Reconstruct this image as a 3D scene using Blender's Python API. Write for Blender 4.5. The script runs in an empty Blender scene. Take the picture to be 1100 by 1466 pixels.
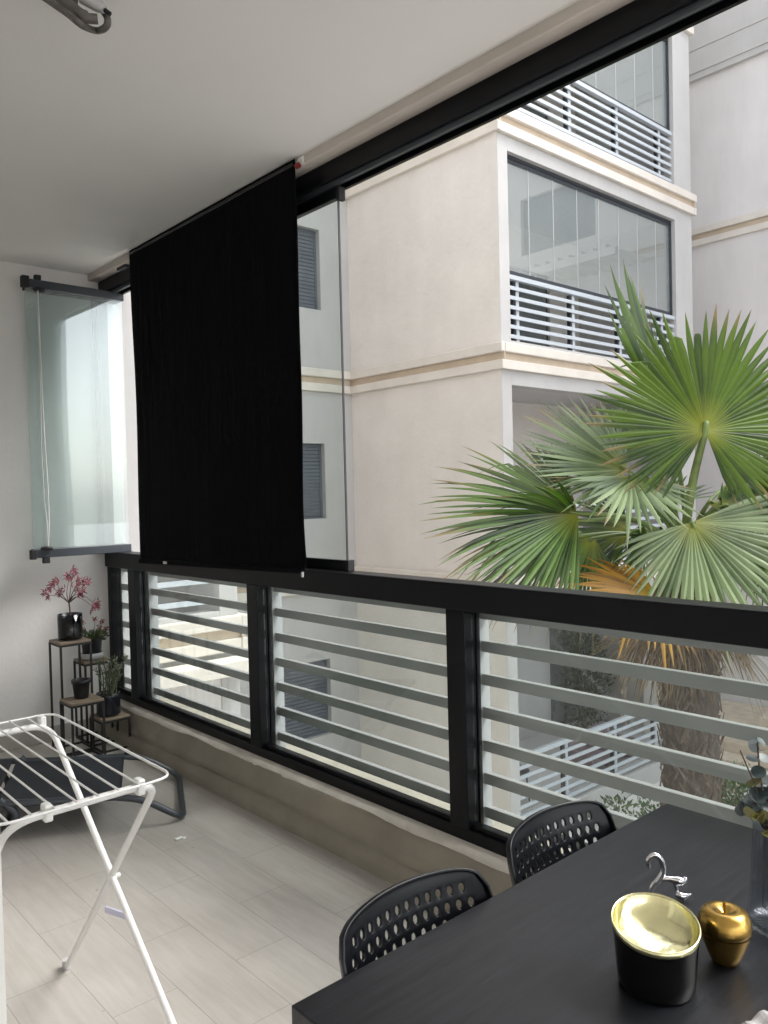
import bpy, bmesh, math, random
from mathutils import Vector, Matrix
random.seed(7)
R_ = math.radians
S = bpy.context.scene
C = S.collection

# ------------------------------------------------------------------ camera
CAM = Vector((0, 0, 1.5))
yaw, pitch, roll = R_(41.8185), R_(-1.3135), R_(-1.3921)
FW = Vector((math.sin(yaw) * math.cos(pitch), math.cos(yaw) * math.cos(pitch), math.sin(pitch)))
_rt = Vector((math.cos(yaw), -math.sin(yaw), 0)); _up = _rt.cross(FW)
RT = _rt * math.cos(roll) + _up * math.sin(roll)
UP = -_rt * math.sin(roll) + _up * math.cos(roll)
cd = bpy.data.cameras.new("camera"); cam = bpy.data.objects.new("camera", cd); C.objects.link(cam)
cam.matrix_world = Matrix(((RT.x, UP.x, -FW.x, CAM.x), (RT.y, UP.y, -FW.y, CAM.y), (RT.z, UP.z, -FW.z, CAM.z), (0, 0, 0, 1)))
cd.sensor_fit = 'HORIZONTAL'; cd.sensor_width = 36; cd.lens = 36 * 1151.5 / 1100
cd.clip_start = .05; cd.clip_end = 500
S.camera = cam

# ------------------------------------------------------------------ world, sun, exposure
SUN_EL, SUN_AZ = 50, 120          # azimuth clockwise from +Y (towards +X)
w = bpy.data.worlds.new("World"); S.world = w; w.use_nodes = True
nt = w.node_tree; bg = nt.nodes['Background']
sky = nt.nodes.new('ShaderNodeTexSky'); sky.sky_type = 'NISHITA'; sky.sun_disc = False
sky.sun_elevation = R_(SUN_EL); sky.sun_rotation = R_(SUN_AZ); sky.air_density = 1.0; sky.dust_density = 2.5; sky.ozone_density = 1.0
hs = nt.nodes.new('ShaderNodeHueSaturation'); hs.inputs['Saturation'].default_value = .30   # high thin cloud: nearly white sky
nt.links.new(sky.outputs[0], hs.inputs['Color']); nt.links.new(hs.outputs[0], bg.inputs[0])
bg.inputs[1].default_value = .15
sd = bpy.data.lights.new("sun", 'SUN'); sd.energy = 0.75; sd.angle = R_(30); sd.color = (1, .98, .95)
so = bpy.data.objects.new("sun", sd); C.objects.link(so)
dv = Vector((math.sin(R_(SUN_AZ)) * math.cos(R_(SUN_EL)), math.cos(R_(SUN_AZ)) * math.cos(R_(SUN_EL)), math.sin(R_(SUN_EL))))
so.rotation_euler = dv.to_track_quat('Z', 'Y').to_euler()
S.view_settings.view_transform = 'Standard'; S.view_settings.look = 'None'
S.view_settings.exposure = 1.93; S.view_settings.gamma = 1
S.render.engine = 'CYCLES'
S.cycles.max_bounces = 10; S.cycles.diffuse_bounces = 6; S.cycles.transparent_max_bounces = 24
S.cycles.caustics_reflective = False; S.cycles.caustics_refractive = False

# ------------------------------------------------------------------ helpers
def at(px, py, d):
    """real point at forward distance d seen at photo pixel (px, py)"""
    return CAM + d * (FW + RT * (px - 550) / 1151.5 - UP * (py - 733) / 1151.5)
def cv(a, b, c): return RT * a + UP * b + FW * c

class MB:
    def __init__(s): s.v = []; s.f = []; s.sm = []
    def add(s, vs, fs, smooth=False):
        n = len(s.v); s.v += [tuple(p) for p in vs]
        s.f += [tuple(i + n for i in f) for f in fs]; s.sm += [smooth] * len(fs); return s
    def box(s, x0, y0, z0, x1, y1, z1):
        vs = [(x, y, z) for z in (z0, z1) for y in (y0, y1) for x in (x0, x1)]
        return s.add(vs, [(0, 2, 3, 1), (4, 5, 7, 6), (0, 1, 5, 4), (2, 6, 7, 3), (0, 4, 6, 2), (1, 3, 7, 5)])
    def obox(s, c, ax, ay, az):
        c = Vector(c); vs = [c + ax * i + ay * j + az * k for k in (-1, 1) for j in (-1, 1) for i in (-1, 1)]
        return s.add(vs, [(0, 2, 3, 1), (4, 5, 7, 6), (0, 1, 5, 4), (2, 6, 7, 3), (0, 4, 6, 2), (1, 3, 7, 5)])
    def tube(s, pts, r, n=10, caps=True):
        pts = [Vector(p) for p in pts]; rs = r if isinstance(r, (list, tuple)) else [r] * len(pts)
        t0 = (pts[1] - pts[0]).normalized(); a = t0.orthogonal().normalized(); vs = []
        for i, p in enumerate(pts):
            t = (pts[min(i + 1, len(pts) - 1)] - pts[max(i - 1, 0)]).normalized()
            a = (a - t * a.dot(t)).normalized(); b = t.cross(a)
            for k in range(n):
                q = 2 * math.pi * k / n; vs.append(p + (a * math.cos(q) + b * math.sin(q)) * rs[i])
        fs = [(i * n + k, i * n + (k + 1) % n, (i + 1) * n + (k + 1) % n, (i + 1) * n + k) for i in range(len(pts) - 1) for k in range(n)]
        s.add(vs, fs, True)
        if caps: s.add(vs[:n], [tuple(range(n))[::-1]]); s.add(vs[-n:], [tuple(range(n))])
        return s
    def lathe(s, c, prof, n=32, ax=None, ribs=0, ribd=0, sx=1, sy=1):
        c = Vector(c); vs = []
        for (r, z) in prof:
            for k in range(n):
                q = 2 * math.pi * k / n; rr = r * (1 + (ribd * math.cos(ribs * q) if ribs else 0))
                vs.append(c + Vector((rr * math.cos(q) * sx, rr * math.sin(q) * sy, z)))
        m = len(prof)
        fs = [(i * n + k, i * n + (k + 1) % n, (i + 1) * n + (k + 1) % n, (i + 1) * n + k) for i in range(m - 1) for k in range(n)]
        if prof[0][0] < 1e-5 or True: fs.append(tuple(range(n))[::-1])
        return s.add(vs, fs, True)
    def build(s, name, mat, parent=None, bevel=0, seg=2):
        me = bpy.data.meshes.new(name); me.from_pydata(s.v, [], s.f); me.update()
        me.polygons.foreach_set('use_smooth', s.sm)
        if isinstance(mat, (list, tuple)):
            for m in mat: me.materials.append(m)
        else: me.materials.append(mat)
        o = bpy.data.objects.new(name, me); C.objects.link(o)
        if parent: o.parent = parent
        if bevel:
            b = o.modifiers.new('bevel', 'BEVEL'); b.width = bevel; b.segments = seg; b.limit_method = 'ANGLE'; b.angle_limit = R_(50)
        return o

def tag(o, label=None, cat=None, group=None, kind=None):
    if label: o['label'] = label
    if cat: o['category'] = cat
    if group: o['group'] = group
    if kind: o['kind'] = kind
    return o
def thing(name, label, cat, loc=(0, 0, 0), group=None):
    o = bpy.data.objects.new(name, None); C.objects.link(o); o.empty_display_size = .1
    o.location = loc
    return tag(o, label, cat, group)
def box(name, mat, parent, x0, y0, z0, x1, y1, z1, bevel=0):
    return MB().box(x0, y0, z0, x1, y1, z1).build(name, mat, parent, bevel)
def copy_tree(o, off, label, parent=None):
    kids = list(o.children)
    c = o.copy(); C.objects.link(c)
    if parent is None: c.location = o.location + Vector(off); c['label'] = label
    else: c.parent = parent
    for k in kids: copy_tree(k, off, None, c)
    return c
def smooth_path(pts, rad=.06, n=6):
    """polyline with rounded corners"""
    pts = [Vector(p) for p in pts]; out = [pts[0]]
    for i in range(1, len(pts) - 1):
        a, b, c = pts[i - 1], pts[i], pts[i + 1]
        r1 = min(rad, (a - b).length * .45); r2 = min(rad, (c - b).length * .45)
        p = b + (a - b).normalized() * r1; q = b + (c - b).normalized() * r2
        for k in range(n + 1):
            t = k / n; out.append(p * (1 - t) ** 2 + b * 2 * t * (1 - t) + q * t * t)
    out.append(pts[-1]); return out

# ------------------------------------------------------------------ materials
def mat(name, col, rough=.6, metal=0, bump=0, bscale=20, var=0, vscale=3, spec=None, coat=0, bdist=.01, stretch=None, detail=4, streak=0):
    m = bpy.data.materials.new(name); m.use_nodes = True; n = m.node_tree; L = n.links; p = n.nodes['Principled BSDF']
    p.inputs['Base Color'].default_value = (*col, 1); p.inputs['Roughness'].default_value = rough; p.inputs['Metallic'].default_value = metal
    if spec is not None: p.inputs['Specular IOR Level'].default_value = spec
    if coat: p.inputs['Coat Weight'].default_value = coat; p.inputs['Coat Roughness'].default_value = .1
    tc = n.nodes.new('ShaderNodeTexCoord'); src = tc.outputs['Object']
    if stretch:
        mp = n.nodes.new('ShaderNodeMapping'); mp.inputs['Scale'].default_value = stretch; L.new(src, mp.inputs[0]); src = mp.outputs[0]
    if var:
        nz = n.nodes.new('ShaderNodeTexNoise'); nz.inputs['Scale'].default_value = vscale; nz.inputs['Detail'].default_value = 6; L.new(src, nz.inputs['Vector'])
        rp = n.nodes.new('ShaderNodeValToRGB'); rp.color_ramp.elements[0].position = .3; rp.color_ramp.elements[1].position = .7
        rp.color_ramp.elements[0].color = (*[c * (1 - var) for c in col], 1); rp.color_ramp.elements[1].color = (*[min(1, c * (1 + var)) for c in col], 1)
        L.new(nz.outputs[0], rp.inputs[0]); L.new(rp.outputs[0], p.inputs['Base Color'])
    if streak:      # rain streaks and grime, long in Z
        base_ = p.inputs['Base Color'].links[0].from_socket if p.inputs['Base Color'].links else None
        mp3 = n.nodes.new('ShaderNodeMapping'); mp3.inputs['Scale'].default_value = (2.4, 2.4, .45); L.new(tc.outputs['Object'], mp3.inputs[0])
        n4 = n.nodes.new('ShaderNodeTexNoise'); n4.inputs['Scale'].default_value = 1.3; n4.inputs['Detail'].default_value = 9; n4.inputs['Roughness'].default_value = .7; L.new(mp3.outputs[0], n4.inputs['Vector'])
        r4 = n.nodes.new('ShaderNodeValToRGB'); r4.color_ramp.elements[0].position = .34; r4.color_ramp.elements[1].position = .56
        r4.color_ramp.elements[0].color = (1 - streak, 1 - streak * 1.05, 1 - streak * 1.15, 1); r4.color_ramp.elements[1].color = (1, 1, 1, 1); L.new(n4.outputs[0], r4.inputs[0])
        m4 = n.nodes.new('ShaderNodeMix'); m4.data_type = 'RGBA'; m4.blend_type = 'MULTIPLY'; m4.inputs[0].default_value = 1
        L.new(base_, m4.inputs[6]); L.new(r4.outputs[0], m4.inputs[7]); L.new(m4.outputs[2], p.inputs['Base Color'])
    if bump:
        n2 = n.nodes.new('ShaderNodeTexNoise'); n2.inputs['Scale'].default_value = bscale; n2.inputs['Detail'].default_value = detail; L.new(src, n2.inputs['Vector'])
        b = n.nodes.new('ShaderNodeBump'); b.inputs['Strength'].default_value = bump; b.inputs['Distance'].default_value = bdist
        L.new(n2.outputs[0], b.inputs['Height']); L.new(b.outputs[0], p.inputs['Normal'])
    return m

def glass(name, tint=(.9, .95, .94), ior=1.5, refl=1.0, diffuse=0):
    """thin architectural pane: clear with a Fresnel reflection"""
    m = bpy.data.materials.new(name); m.use_nodes = True; n = m.node_tree; L = n.links; n.nodes.clear()
    out = n.nodes.new('ShaderNodeOutputMaterial'); mx = n.nodes.new('ShaderNodeMixShader')
    tr = n.nodes.new('ShaderNodeBsdfTransparent'); tr.inputs[0].default_value = (*tint, 1)
    gl = n.nodes.new('ShaderNodeBsdfGlossy'); gl.inputs['Roughness'].default_value = 0.0; gl.inputs[0].default_value = (refl, refl, refl, 1)
    lw = n.nodes.new('ShaderNodeLayerWeight'); lw.inputs[0].default_value = .5       # Schlick, same from both sides of the pane
    pw = n.nodes.new('ShaderNodeMath'); pw.operation = 'POWER'; L.new(lw.outputs['Facing'], pw.inputs[0]); pw.inputs[1].default_value = 5
    f0 = ((ior - 1) / (ior + 1)) ** 2
    fr = n.nodes.new('ShaderNodeMath'); fr.operation = 'MULTIPLY_ADD'; L.new(pw.outputs[0], fr.inputs[0]); fr.inputs[1].default_value = (1 - f0) * .8; fr.inputs[2].default_value = f0
    L.new(fr.outputs[0], mx.inputs[0]); L.new(tr.outputs[0], mx.inputs[1]); L.new(gl.outputs[0], mx.inputs[2])
    last = mx
    if diffuse:
        d = n.nodes.new('ShaderNodeBsdfDiffuse'); d.inputs[0].default_value = (.72, .78, .77, 1)
        m2 = n.nodes.new('ShaderNodeMixShader'); m2.inputs[0].default_value = diffuse
        L.new(mx.outputs[0], m2.inputs[1]); L.new(d.outputs[0], m2.inputs[2]); last = m2
    L.new(last.outputs[0], out.inputs[0]); return m

def leafmat(name, c1, c2, trans=.35, gloss=.08, rough=.4, scale=6):
    m = bpy.data.materials.new(name); m.use_nodes = True; n = m.node_tree; L = n.links; n.nodes.clear()
    out = n.nodes.new('ShaderNodeOutputMaterial'); tc = n.nodes.new('ShaderNodeTexCoord')
    nz = n.nodes.new('ShaderNodeTexNoise'); nz.inputs['Scale'].default_value = scale; nz.inputs['Detail'].default_value = 3
    L.new(tc.outputs['Object'], nz.inputs['Vector'])
    at_ = n.nodes.new('ShaderNodeAttribute'); at_.attribute_name = 'tint'
    ad = n.nodes.new('ShaderNodeMath'); ad.operation = 'MULTIPLY_ADD'; L.new(at_.outputs['Fac'], ad.inputs[0]); ad.inputs[1].default_value = .7
    sb = n.nodes.new('ShaderNodeMath'); sb.operation = 'MULTIPLY'; L.new(nz.outputs[0], sb.inputs[0]); sb.inputs[1].default_value = .45
    L.new(sb.outputs[0], ad.inputs[2])
    rp = n.nodes.new('ShaderNodeValToRGB'); rp.color_ramp.elements[0].color = (*c1, 1); rp.color_ramp.elements[1].color = (*c2, 1)
    rp.color_ramp.elements[0].position = .25; rp.color_ramp.elements[1].position = .8
    L.new(ad.outputs[0], rp.inputs[0])
    cur = rp.outputs[0]
    for nm, cc_ in (('hub', (.42, .42, .06, 1)), ('tip', (.26, .19, .09, 1))):      # yellowish heart and dried tips of a blade
        a2 = n.nodes.new('ShaderNodeAttribute'); a2.attribute_name = nm
        mm = n.nodes.new('ShaderNodeMix'); mm.data_type = 'RGBA'; L.new(a2.outputs['Fac'], mm.inputs[0]); L.new(cur, mm.inputs[6]); mm.inputs[7].default_value = cc_; cur = mm.outputs[2]
    d = n.nodes.new('ShaderNodeBsdfDiffuse'); t = n.nodes.new('ShaderNodeBsdfTranslucent'); g = n.nodes.new('ShaderNodeBsdfGlossy')
    g.inputs['Roughness'].default_value = rough
    L.new(cur, d.inputs[0])
    hs = n.nodes.new('ShaderNodeHueSaturation'); hs.inputs['Saturation'].default_value = 1.2; hs.inputs['Value'].default_value = 1.5; L.new(cur, hs.inputs['Color']); L.new(hs.outputs[0], t.inputs[0])
    m1 = n.nodes.new('ShaderNodeMixShader'); m1.inputs[0].default_value = trans; L.new(d.outputs[0], m1.inputs[1]); L.new(t.outputs[0], m1.inputs[2])
    m2 = n.nodes.new('ShaderNodeMixShader'); m2.inputs[0].default_value = gloss; L.new(m1.outputs[0], m2.inputs[1]); L.new(g.outputs[0], m2.inputs[2])
    L.new(m2.outputs[0], out.inputs[0]); return m

def tilemat():
    m = bpy.data.materials.new('floor_tile'); m.use_nodes = True; n = m.node_tree; L = n.links; p = n.nodes['Principled BSDF']
    tc = n.nodes.new('ShaderNodeTexCoord'); mp = n.nodes.new('ShaderNodeMapping'); L.new(tc.outputs['Object'], mp.inputs[0])
    mp.inputs['Rotation'].default_value = (0, 0, R_(90))      # planks run along Y
    mp.inputs['Location'].default_value = (0.107, .315, 0)
    br = n.nodes.new('ShaderNodeTexBrick'); br.offset = .5; br.inputs['Scale'].default_value = 1
    br.inputs['Brick Width'].default_value = .615; br.inputs['Row Height'].default_value = .2055
    br.inputs['Mortar Size'].default_value = .0011; br.inputs['Mortar Smooth'].default_value = .3
    br.inputs['Color1'].default_value = (.50, .475, .44, 1); br.inputs['Color2'].default_value = (.46, .435, .405, 1); br.inputs['Mortar'].default_value = (.25, .235, .215, 1)
    L.new(mp.outputs[0], br.inputs['Vector'])
    # long wood-like grain in the glaze
    mp2 = n.nodes.new('ShaderNodeMapping'); mp2.inputs['Scale'].default_value = (22, 2.2, 1); L.new(tc.outputs['Object'], mp2.inputs[0])
    nz = n.nodes.new('ShaderNodeTexNoise'); nz.inputs['Scale'].default_value = 1.6; nz.inputs['Detail'].default_value = 8; nz.inputs['Roughness'].default_value = .65; L.new(mp2.outputs[0], nz.inputs['Vector'])
    rp = n.nodes.new('ShaderNodeValToRGB'); rp.color_ramp.elements[0].position = .3; rp.color_ramp.elements[1].position = .72
    rp.color_ramp.elements[0].color = (.86, .855, .85, 1); rp.color_ramp.elements[1].color = (1.06, 1.06, 1.06, 1)
    L.new(nz.outputs[0], rp.inputs[0])
    mx = n.nodes.new('ShaderNodeMix'); mx.data_type = 'RGBA'; mx.blend_type = 'MULTIPLY'; mx.inputs[0].default_value = 1
    L.new(br.outputs['Color'], mx.inputs[6]); L.new(rp.outputs[0], mx.inputs[7])
    # dust / footfall stains
    n3 = n.nodes.new('ShaderNodeTexNoise'); n3.inputs['Scale'].default_value = 2.6; n3.inputs['Detail'].default_value = 7; L.new(tc.outputs['Object'], n3.inputs['Vector'])
    r3 = n.nodes.new('ShaderNodeValToRGB'); r3.color_ramp.elements[0].position = .35; r3.color_ramp.elements[1].position = .65
    r3.color_ramp.elements[0].color = (.9, .89, .87, 1); r3.color_ramp.elements[1].color = (1, 1, 1, 1); L.new(n3.outputs[0], r3.inputs[0])
    m3 = n.nodes.new('ShaderNodeMix'); m3.data_type = 'RGBA'; m3.blend_type = 'MULTIPLY'; m3.inputs[0].default_value = 1
    L.new(mx.outputs[2], m3.inputs[6]); L.new(r3.outputs[0], m3.inputs[7]); vz = n.nodes.new('ShaderNodeTexVoronoi'); vz.inputs['Scale'].default_value = 5.5; L.new(tc.outputs['Object'], vz.inputs['Vector'])
    rz = n.nodes.new('ShaderNodeValToRGB'); rz.color_ramp.elements[0].position = .018; rz.color_ramp.elements[1].position = .04
    rz.color_ramp.elements[0].color = (.55, .5, .44, 1); rz.color_ramp.elements[1].color = (1, 1, 1, 1); L.new(vz.outputs['Distance'], rz.inputs[0])
    m5 = n.nodes.new('ShaderNodeMix'); m5.data_type = 'RGBA'; m5.blend_type = 'MULTIPLY'; m5.inputs[0].default_value = .8
    L.new(m3.outputs[2], m5.inputs[6]); L.new(rz.outputs[0], m5.inputs[7]); L.new(m5.outputs[2], p.inputs['Base Color'])
    ra = n.nodes.new('ShaderNodeMapRange'); ra.inputs[3].default_value = .3; ra.inputs[4].default_value = .5; L.new(n3.outputs[0], ra.inputs[0]); L.new(ra.outputs[0], p.inputs['Roughness'])
    b = n.nodes.new('ShaderNodeBump'); b.inputs['Strength'].default_value = .35; b.inputs['Distance'].default_value = .002; b.invert = True
    L.new(br.outputs['Fac'], b.inputs['Height'])
    b2 = n.nodes.new('ShaderNodeBump'); b2.inputs['Strength'].default_value = .12; b2.inputs['Distance'].default_value = .002; L.new(nz.outputs[0], b2.inputs['Height']); L.new(b.outputs[0], b2.inputs['Normal'])
    L.new(b2.outputs[0], p.inputs['Normal']); return m

M = {}
M['tile'] = tilemat()
M['ceil'] = mat('ceiling_paint', (.80, .79, .765), .9, bump=.08, bscale=60, var=.025, vscale=1.2)
M['iwall'] = mat('inner_wall_paint', (.80, .78, .755), .85, bump=.12, bscale=35, var=.045, vscale=2.2)
M['beam'] = mat('beam_plaster', (.56, .51, .46), .9, bump=.3, bscale=18, var=.06, vscale=4)
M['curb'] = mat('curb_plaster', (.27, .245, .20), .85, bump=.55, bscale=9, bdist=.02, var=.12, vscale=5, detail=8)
M['edge'] = mat('lit_plaster_lip', (.62, .58, .52), .9, bump=.4, bscale=30, var=.12, vscale=14)  # curb plaster in a paler tone, painting the light its top lip catches
M['skirt'] = mat('skirting_tile', (.42, .395, .36), .4, var=.05)
M['black'] = mat('black_aluminium', (.0035, .004, .0055), .36, spec=.2, bump=.03, bscale=200, var=.1, vscale=8)
M['anth'] = mat('anthracite_aluminium', (.045, .052, .062), .4, metal=.2)
M['slat'] = mat('grey_painted_slat', (.31, .31, .307), .3, coat=.4, var=.04, vscale=6)
M['upright'] = mat('grey_painted_upright', (.36, .37, .37), .5)
M['white_slat'] = mat('pale_painted_slat', (.50, .54, .575), .45)
M['rubber'] = mat('black_rubber', (.012, .012, .013), .7)
M['blind'] = mat('blackout_fabric', (.002, .002, .003), .9, spec=.1, bump=.25, bscale=3, bdist=.02, stretch=(1, 6, .5), var=.2, vscale=2)
M['ext'] = mat('beige_render', (.73, .695, .65), .92, bump=.3, bscale=8, bdist=.03, var=.05, vscale=1.4, detail=9, streak=.03)
M['white'] = mat('white_render', (.50, .492, .48), .9, bump=.2, bscale=12, var=.04, vscale=2, streak=.05)
M['cream'] = mat('cream_cornice_paint', (.68, .635, .57), .9, bump=.25, bscale=14, var=.06, vscale=3)
M['tan'] = mat('tan_cornice_paint', (.54, .45, .345), .9, bump=.2, bscale=14, var=.08, vscale=5)
M['wing'] = mat('pale_grey_render', (.70, .675, .665), .92, bump=.14, bscale=5, bdist=.03, var=.05, vscale=.9, detail=9, streak=.05)
M['shutter'] = mat('blue_grey_shutter', (.12, .135, .155), .5, var=.12, vscale=4)
M['dark'] = mat('dark_frame', (.03, .033, .038), .4)
M['soffit'] = mat('soffit_grey', (.62, .61, .60), .9)
M['pave'] = mat('pale_paving', (.62, .60, .57), .85, bump=.2, bscale=8, var=.08, vscale=2)
M['stone'] = mat('tan_stone', (.52, .43, .33), .85, bump=.3, bscale=20, var=.15, vscale=6)
M['glass'] = glass('clear_glass', (.93, .965, .955), 1.45)
M['fglass'] = glass('folded_glass', (.955, .975, .972), 1.6, diffuse=.10)
M['bglass'] = glass('balcony_glass', (.95, .975, .97), 2.3, diffuse=.13)
M['wmetal'] = mat('white_enamel_tube', (.74, .74, .72), .3, coat=.3, var=.03, vscale=12)
M['wplast'] = mat('white_plastic', (.72, .72, .69), .45)
M['lav'] = mat('lavender_plastic', (.58, .58, .74), .5)
M['gtube'] = mat('grey_steel_tube', (.055, .062, .072), .35, metal=.3)
M['sling'] = mat('dark_sling_fabric', (.022, .026, .034), .75, bump=.5, bscale=400, bdist=.001, var=.12, vscale=9)
M['bsteel'] = mat('black_steel', (.014, .013, .013), .55, var=.2, vscale=30)
M['shelfw'] = mat('grey_oak_shelf', (.25, .195, .14), .6, bump=.15, bscale=30, var=.22, vscale=4, stretch=(3, 20, 20))
M['bpot'] = mat('black_plastic_pot', (.012, .012, .014), .5)
M['bglz'] = mat('black_glazed_pot', (.012, .013, .017), .2)
M['smoke'] = glass('smoked_glass', (.30, .33, .36), 1.5)
M['soil'] = mat('potting_soil', (.025, .018, .012), .95, bump=1, bscale=120)
M['wceram'] = mat('grey_white_ceramic', (.50, .50, .50), .4)
M['bark'] = mat('thin_bark', (.10, .06, .045), .8, var=.3, vscale=40)
M['gstem'] = mat('green_stem', (.11, .13, .07), .6, var=.3, vscale=40)
M['redleaf'] = leafmat('red_maple_leaf', (.07, .012, .02), (.50, .20, .24), .4, .05, scale=30)
M['kalleaf'] = leafmat('dark_green_leaf', (.03, .06, .02), (.10, .15, .05), .2, .1, scale=40)
M['kalflower'] = leafmat('rust_red_flower', (.17, .02, .015), (.33, .06, .04), .3, .02, scale=40)
M['jade'] = leafmat('olive_leaf', (.04, .06, .03), (.15, .17, .09), .15, .15, scale=40)
M['chair'] = mat('black_chair_plastic', (.003, .0035, .0055), .36, spec=.35, bump=.05, bscale=500, bdist=.001)
M['table'] = mat('black_stained_table', (.012, .013, .016), .36, spec=.38, bump=.12, bscale=9, bdist=.003, stretch=(1.2, 14, 1), var=.35, vscale=5, detail=9)
M['gold_in'] = mat('pale_gold_lining', (.90, .86, .50), .16, metal=1, var=.10, vscale=14, bump=.35, bscale=14, bdist=.004, stretch=(1, 3, 1))
M['gold'] = mat('brushed_gold', (.50, .32, .085), .27, metal=1, var=.1, vscale=15)
M['blackgloss'] = mat('black_gloss', (.004, .004, .004), .15)
M['chrome'] = mat('polished_silver', (.75, .75, .76), .12, metal=1)
M['vase'] = glass('ribbed_blue_glass', (.80, .815, .835), 1.65)
M['euc'] = leafmat('eucalyptus_leaf', (.025, .04, .042), (.14, .175, .175), .15, .06, scale=60)
M['eucy'] = leafmat('yellowed_eucalyptus_leaf', (.12, .115, .035), (.26, .24, .09), .25, .05, scale=60)
M['cloth'] = mat('grey_woven_cloth', (.46, .45, .44), .95, bump=1, bscale=260, bdist=.002)
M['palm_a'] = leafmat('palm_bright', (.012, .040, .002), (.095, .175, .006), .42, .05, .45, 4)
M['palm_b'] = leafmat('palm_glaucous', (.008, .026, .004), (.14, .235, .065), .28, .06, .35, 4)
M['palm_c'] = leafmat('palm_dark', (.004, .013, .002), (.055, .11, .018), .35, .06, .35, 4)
M['palm_p'] = leafmat('palm_pale', (.045, .09, .022), (.27, .36, .18), .25, .08, .4, 4)
M['palm_y'] = leafmat('palm_dying', (.17, .075, .010), (.46, .26, .035), .45, .05, .5, 5)
M['palm_d'] = leafmat('palm_dead', (.055, .034, .02), (.19, .13, .078), .3, .03, .6, 6)
M['petiole'] = mat('palm_petiole', (.14, .20, .06), .45, var=.25, vscale=12)
M['trunk'] = mat('palm_trunk_fibre', (.065, .05, .038), .95, bump=1, bscale=14, bdist=.05, var=.45, vscale=9, stretch=(3, 3, 1), detail=10)
M['fibre'] = mat('palm_boot', (.105, .08, .06), .95, var=.35, vscale=20)
M['shrub'] = leafmat('shrub_leaf', (.02, .05, .015), (.10, .18, .05), .3, .08, scale=5)
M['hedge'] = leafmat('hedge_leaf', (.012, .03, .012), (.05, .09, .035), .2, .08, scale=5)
M['mauve'] = mat('mauve_cushion', (.22, .165, .18), .9, bump=.3, bscale=60)
M['red'] = mat('red_plastic', (.18, .012, .012), .5)
M['pipe'] = mat('grey_conduit', (.12, .11, .10), .6, var=.3, vscale=30, bump=.4, bscale=60)

# ------------------------------------------------------------------ our balcony
DX = 2.18; YE = 5.142; ZC = 2.955
tag(box('floor', M['tile'], None, -3.2, -4.6, -.04, 2.14, YE + .05, 0), 'pale grey wood-look porcelain tile floor of the balcony', 'floor', kind='structure')
tag(box('floor_slab', M['ext'], None, -3.2, -5, -.32, 2.38, 6.75, -.044), 'rendered slab under the balcony floor', 'slab', kind='structure')
tag(box('ceiling', M['ceil'], None, -3.2, -4.6, ZC, 2.084, YE + .05, ZC + .05), 'smooth off-white painted balcony ceiling', 'ceiling', kind='structure')

t = thing('plaster_beam', 'beige plastered beam above the black window track', 'beam', (2.2, 1, 2.915))
t.location = (0, 0, 0)
MB().box(2.084, -4.6, 2.917, 2.38, YE + .06, 3.3).build('beam_body', M['beam'], t, .006)

# end wall with skirting
t = thing('end_wall', 'cream painted end wall of the balcony behind the plants', 'wall')
box('wall_body', M['iwall'], t, -.2, YE, -.04, 2.172, YE + .3, 3.3)
box('skirting', M['skirt'], t, .27, YE - .012, .001, 2.07, YE - .0005, .095, .003)
# apartment-side wall
t = thing('apartment_wall', 'cream apartment wall on the left edge of the balcony', 'wall')
box('wall_body', M['iwall'], t, -3.0, .97, -.04, .262, YE - .001, ZC - .001, .01)
box('wall_return', M['iwall'], t, -3.2, -4.6, -.04, -3.0, .968, ZC - .001)
box('corner_trim', M['wplast'], t, .25, .95, .0, .266, .97, ZC - .002)

# curb under the railing : lumpy plaster profile swept along Y
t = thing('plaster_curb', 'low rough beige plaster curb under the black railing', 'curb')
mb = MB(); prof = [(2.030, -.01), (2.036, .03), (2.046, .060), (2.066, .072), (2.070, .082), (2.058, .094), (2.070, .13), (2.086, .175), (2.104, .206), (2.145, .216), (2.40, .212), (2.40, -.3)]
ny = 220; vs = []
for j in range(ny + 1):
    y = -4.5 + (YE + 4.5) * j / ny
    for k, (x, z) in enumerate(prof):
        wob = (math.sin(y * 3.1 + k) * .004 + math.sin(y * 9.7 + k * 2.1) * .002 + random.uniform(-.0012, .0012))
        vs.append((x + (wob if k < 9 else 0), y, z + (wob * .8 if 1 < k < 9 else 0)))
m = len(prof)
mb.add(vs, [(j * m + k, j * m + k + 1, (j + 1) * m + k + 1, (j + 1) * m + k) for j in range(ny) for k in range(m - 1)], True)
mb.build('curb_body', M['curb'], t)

vs = []  # wavy lip strip: light on the plaster edge put into a paler colour
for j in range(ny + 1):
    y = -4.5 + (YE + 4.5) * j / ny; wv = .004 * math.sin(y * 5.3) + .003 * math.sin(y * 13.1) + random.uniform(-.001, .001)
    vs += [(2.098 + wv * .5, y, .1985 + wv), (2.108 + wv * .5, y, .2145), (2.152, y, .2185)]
MB().add(vs, [(j * 3 + k, j * 3 + k + 1, j * 3 + k + 4, j * 3 + k + 3) for j in range(ny) for k in range(2)], True).build('curb_lip_highlight', M['edge'], t)

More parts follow.
